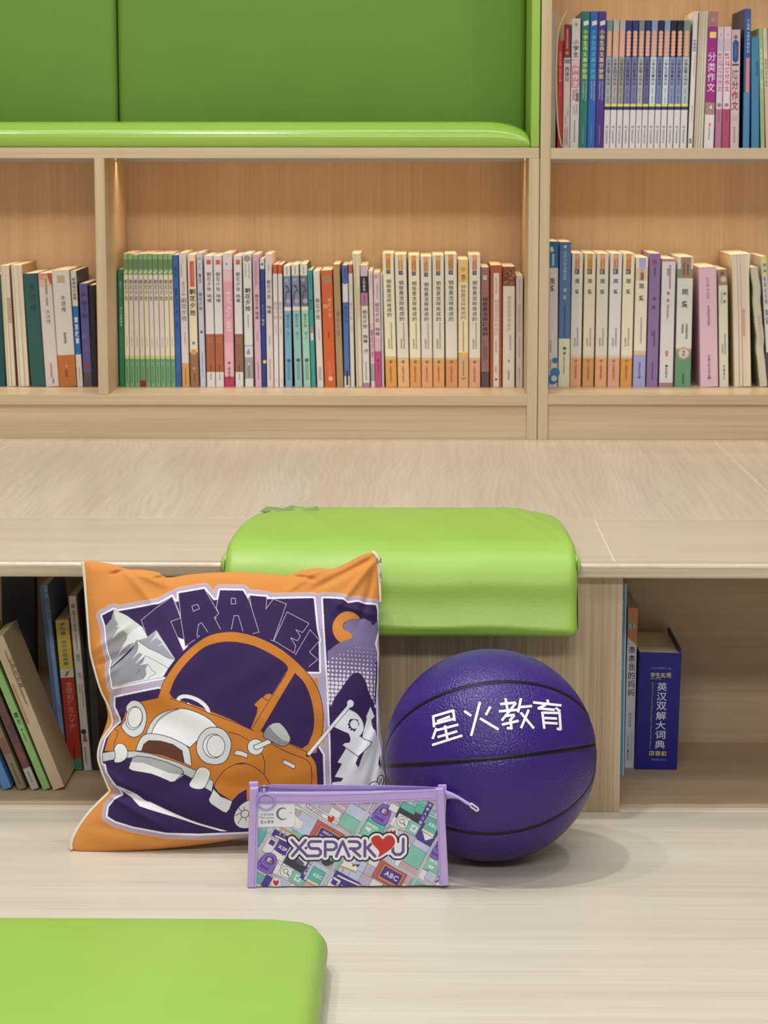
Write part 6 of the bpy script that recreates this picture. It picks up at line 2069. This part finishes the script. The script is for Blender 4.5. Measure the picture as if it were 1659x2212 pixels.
def build_pouch():
    Yp = 2.4685
    p3 = frame_of(520, 1680, 5.925)
    p4 = frame_of(760, 1680, 5.7207)
    LV = plain((190, 164, 222), 0.42, 'lavender_vinyl', spec=0.5)
    LVd = plain((158, 134, 206), 0.45, 'lavender_tape')
    root = empty('pencil_pouch', (on_y(750, 1912, Yp).x, Yp, 0))
    tag(root, 'small clear pencil pouch with lavender edges and a busy sticker print', 'pencil case')
    zoff = on_y(750, 1917, Yp).z

    def W(px, py, dy=0.0):
        p = on_y(px, py, Yp)
        return Vector((p.x, Yp + dy, max(0.0006, p.z - zoff)))

    # printed front
    nu, nv = 640, 330
    tl, tr, br, bl = (552, 1728), (950, 1722), (953, 1911), (550, 1914)
    s = np.linspace(0, 1, nu)[None, :, None]
    t = np.linspace(0, 1, nv)[:, None, None]
    G = (1 - t) * ((1 - s) * np.array(tl) + s * np.array(tr)) + t * ((1 - s) * np.array(bl) + s * np.array(br))
    o0 = np.array(W(552, 1728))
    ax = (np.array(W(952, 1728)) - o0) / 400
    az = (np.array(W(552, 1910)) - o0) / 182
    V = o0 + (G[..., :1] - 552) * ax + (G[..., 1:] - 1728) * az
    V[..., 1] = Yp - 0.0022 * np.sin(np.pi * s[..., 0]) * np.sin(np.pi * t[..., 0]) + 0.0006 * np.sin(G[..., 0] * 0.09 + G[..., 1] * .05) * np.sin(G[..., 1] * 0.07)
    V[..., 2] = np.maximum(V[..., 2], 0.0006)
    cols = paint_pouch().sample(G[..., 0], G[..., 1]).reshape(-1, 3)
    child(print_mesh('front_panel', V.reshape(-1, 3), grid_quads(nu, nv), cols, vcol('printed_clear_plastic', 0.5, 0.0, coat=0.35)), root)
    # body behind it: wedge, wider at the bottom
    a, b, c_, d = W(549, 1914), W(955, 1911), W(955, 1706), W(549, 1710)
    v = [a + Vector((0, .0006, 0)), b + Vector((0, .0006, 0)), c_ + Vector((0, .0006, 0)), d + Vector((0, .0006, 0)),
         a + Vector((0, .015, 0)), b + Vector((0, .012, 0)), c_ + Vector((0, .0045, 0)), d + Vector((0, .006, 0))]
    f = [(0, 1, 2, 3), (7, 6, 5, 4), (0, 4, 5, 1), (1, 5, 6, 2), (2, 6, 7, 3), (3, 7, 4, 0)]
    child(bevel(mesh_obj('back_panel', v, f, plain((196, 192, 214), 0.35, 'backing_plastic')), 0.001), root)

    def slab(name, P, y0, y1, mat, bw=0.0008, seg=2):
        n = len(P)
        v = [W(p[0], p[1], y0) for p in P] + [W(p[0], p[1], y1) for p in P]
        f = [tuple(range(n - 1, -1, -1)), tuple(range(n, 2 * n))] + [(i, (i + 1) % n, n + (i + 1) % n, n + i) for i in range(n)]
        o = mesh_obj(name, v, f, mat)
        bm = bmesh.new()
        bm.from_mesh(o.data)
        bmesh.ops.recalc_face_normals(bm, faces=bm.faces)
        bm.to_mesh(o.data)
        bm.free()
        bevel(o, bw, seg)
        return child(o, root)

    slab('side_trim', p3([(118, 122), (228, 112), (222, 700), (206, 1396), (84, 1404), (100, 700)]), -0.0030, 0.0030, LV, 0.0012, 3)
    slab('side_trim', p3([(100, 62), (222, 60), (226, 140), (108, 140)]), 0.0030, 0.0075, LV, 0.001)
    slab('side_trim', p4([(1030, 122), (1136, 120), (1166, 700), (1198, 1314), (1084, 1328), (1062, 700)]), -0.0030, 0.0030, LV, 0.0012, 3)
    slab('side_trim', p4([(1062, 90), (1172, 86), (1172, 200), (1150, 700), (1188, 1300), (1120, 1300), (1066, 300)]), 0.0030, 0.0052, LV, 0.001)
    # band under the zip with two rows of stitches
    top_l, top_r = 184, None
    band = p3([(222, 176), (330, 186), (900, 190), (1655, 186)]) + p4([(330, 168), (700, 150), (1036, 136), (1036, 262), (600, 284), (100, 304)]) + p3([(1655, 318), (900, 322), (222, 322)])
    slab('top_band', band, -0.0016, 0.0012, LV, 0.0004)
    st = Geo()
    stm = plain((120, 96, 160), 0.6, 'stitch_thread')
    for row in ([p3(232, 214), p3(900, 224), p4(300, 188), p4(1026, 158)], [p3(232, 296), p3(900, 300), p4(300, 270), p4(1026, 240)], [p3(206, 140), p3(196, 700), p3(176, 1380)], [p4(1050, 140), p4(1080, 700), p4(1100, 1300)]):
        pts = []
        for a_, b_ in zip(row[:-1], row[1:]):
            l = math.hypot(b_[0] - a_[0], b_[1] - a_[1])
            n = max(1, int(l / 5.2))
            for i in range(n):
                for q in (i / n, (i + .6) / n):
                    pts.append((a_[0] + (b_[0] - a_[0]) * q, a_[1] + (b_[1] - a_[1]) * q))
        dy = -0.0018 if row[0][1] == row[-1][1] or abs(row[0][0] - row[-1][0]) > 100 else -0.0032
        for i in range(0, len(pts) - 1, 2):
            v, f = tube_geo([W(*pts[i], dy), W(*pts[i + 1], dy)], 0.00022, 5)
            st.add(v, f, stm)
    child(st.build('stitching'), root)
    # zip: tape, teeth, slider with ring
    tape = p3([(225, 120), (420, 88), (900, 92), (1655, 98)]) + p4([(360, 94), (700, 104), (1062, 118), (1036, 150), (700, 156), (330, 172)]) + p3([(1655, 186), (900, 190), (330, 186), (222, 176)])
    slab('zip_tape', tape, 0.0016, 0.0036, LVd, 0.0003)
    th = Geo()
    row = [p3(380, 140), p3(900, 160), p3(1655, 158), p4(330, 134), p4(700, 126), p4(1030, 126)]
    for a_, b_ in zip(row[:-1], row[1:]):
        l = math.hypot(b_[0] - a_[0], b_[1] - a_[1])
        n = max(1, int(l / 1.9))
        for i in range(n):
            q = i / n
            c = W(a_[0] + (b_[0] - a_[0]) * q, a_[1] + (b_[1] - a_[1]) * q, 0.0012)
            v, f = box_geo(c.x - .0003, c.x + .0003, c.y - .0004, c.y + .0006, c.z - .0013, c.z + .0013)
            th.add(v, f, plain((130, 104, 190), 0.4, 'zip_teeth_lavender'))
    child(th.build('zip_teeth'), root)
    pts = [W(*p, -0.0012) for p in p3(catmull([(240, 130), (270, 100), (320, 96), (352, 120), (340, 150), (290, 152)], True, 5))]
    v, f = tube_geo(pts, 0.0011, 8, closed=True)
    psl = child(mesh_obj('zip_slider', v, f, plain((140, 128, 170), 0.3, 'slider_metal', metal=0.7), smooth=True), root)
    rg = plain((166, 142, 222), 0.35, 'ring_plastic')
    pts = [W(*p, -0.0048) for p in p3(ell(326, 284, 112, 98, 4, 48))]
    v, f = tube_geo(pts, 0.0012, 8, closed=True)
    mesh_obj('pull_ring', v, f, rg, psl, smooth=True)
    pts = [W(*p, dy) for p, dy in zip(p3([(300, 120), (300, 160), (312, 192)]), (-0.0022, -0.004, -0.0048))]
    v, f = tube_geo(pts, 0.0013, 8)
    mesh_obj('pull_neck', v, f, rg, psl, smooth=True)
    # tape tail hanging out on the right, ending in a clip
    up_ = catmull([(1150, 148), (1230, 165), (1330, 205), (1420, 250), (1490, 285)], False, 6)
    lo_ = catmull([(1165, 258), (1240, 235), (1320, 236), (1400, 280), (1462, 300)], False, 6)
    V, Fc = [], []
    n = len(up_)
    for i in range(n):
        tt = i / (n - 1)
        dy = 0.002 - 0.016 * tt ** 0.8
        pu, pl = p4(*up_[i]), p4(*lo_[i])
        V += [W(*pu, dy), W(*pl, dy - 0.002), W(*pl, dy - 0.0012), W(*pu, dy + 0.0008)]
    for i in range(n - 1):
        for k in range(4):
            Fc.append((i * 4 + k, i * 4 + (k + 1) % 4, i * 4 + 4 + (k + 1) % 4, i * 4 + 4 + k))
    Fc += [(3, 2, 1, 0), tuple((n - 1) * 4 + k for k in range(4))]
    child(mesh_obj('zip_tail', V, Fc, plain((172, 152, 216), 0.5, 'tail_tape'), smooth=True), root)
    pts = [W(*p, -0.0145) for p in p4(catmull([(1468, 268), (1500, 286), (1545, 318), (1560, 345), (1535, 356), (1500, 330), (1466, 306)], True, 4))]
    v, f = tube_geo(pts, 0.0011, 8, closed=True)
    child(mesh_obj('tail_clip', v, f, plain((214, 204, 226), 0.35, 'clip_plastic'), smooth=True), root)


build_pouch()
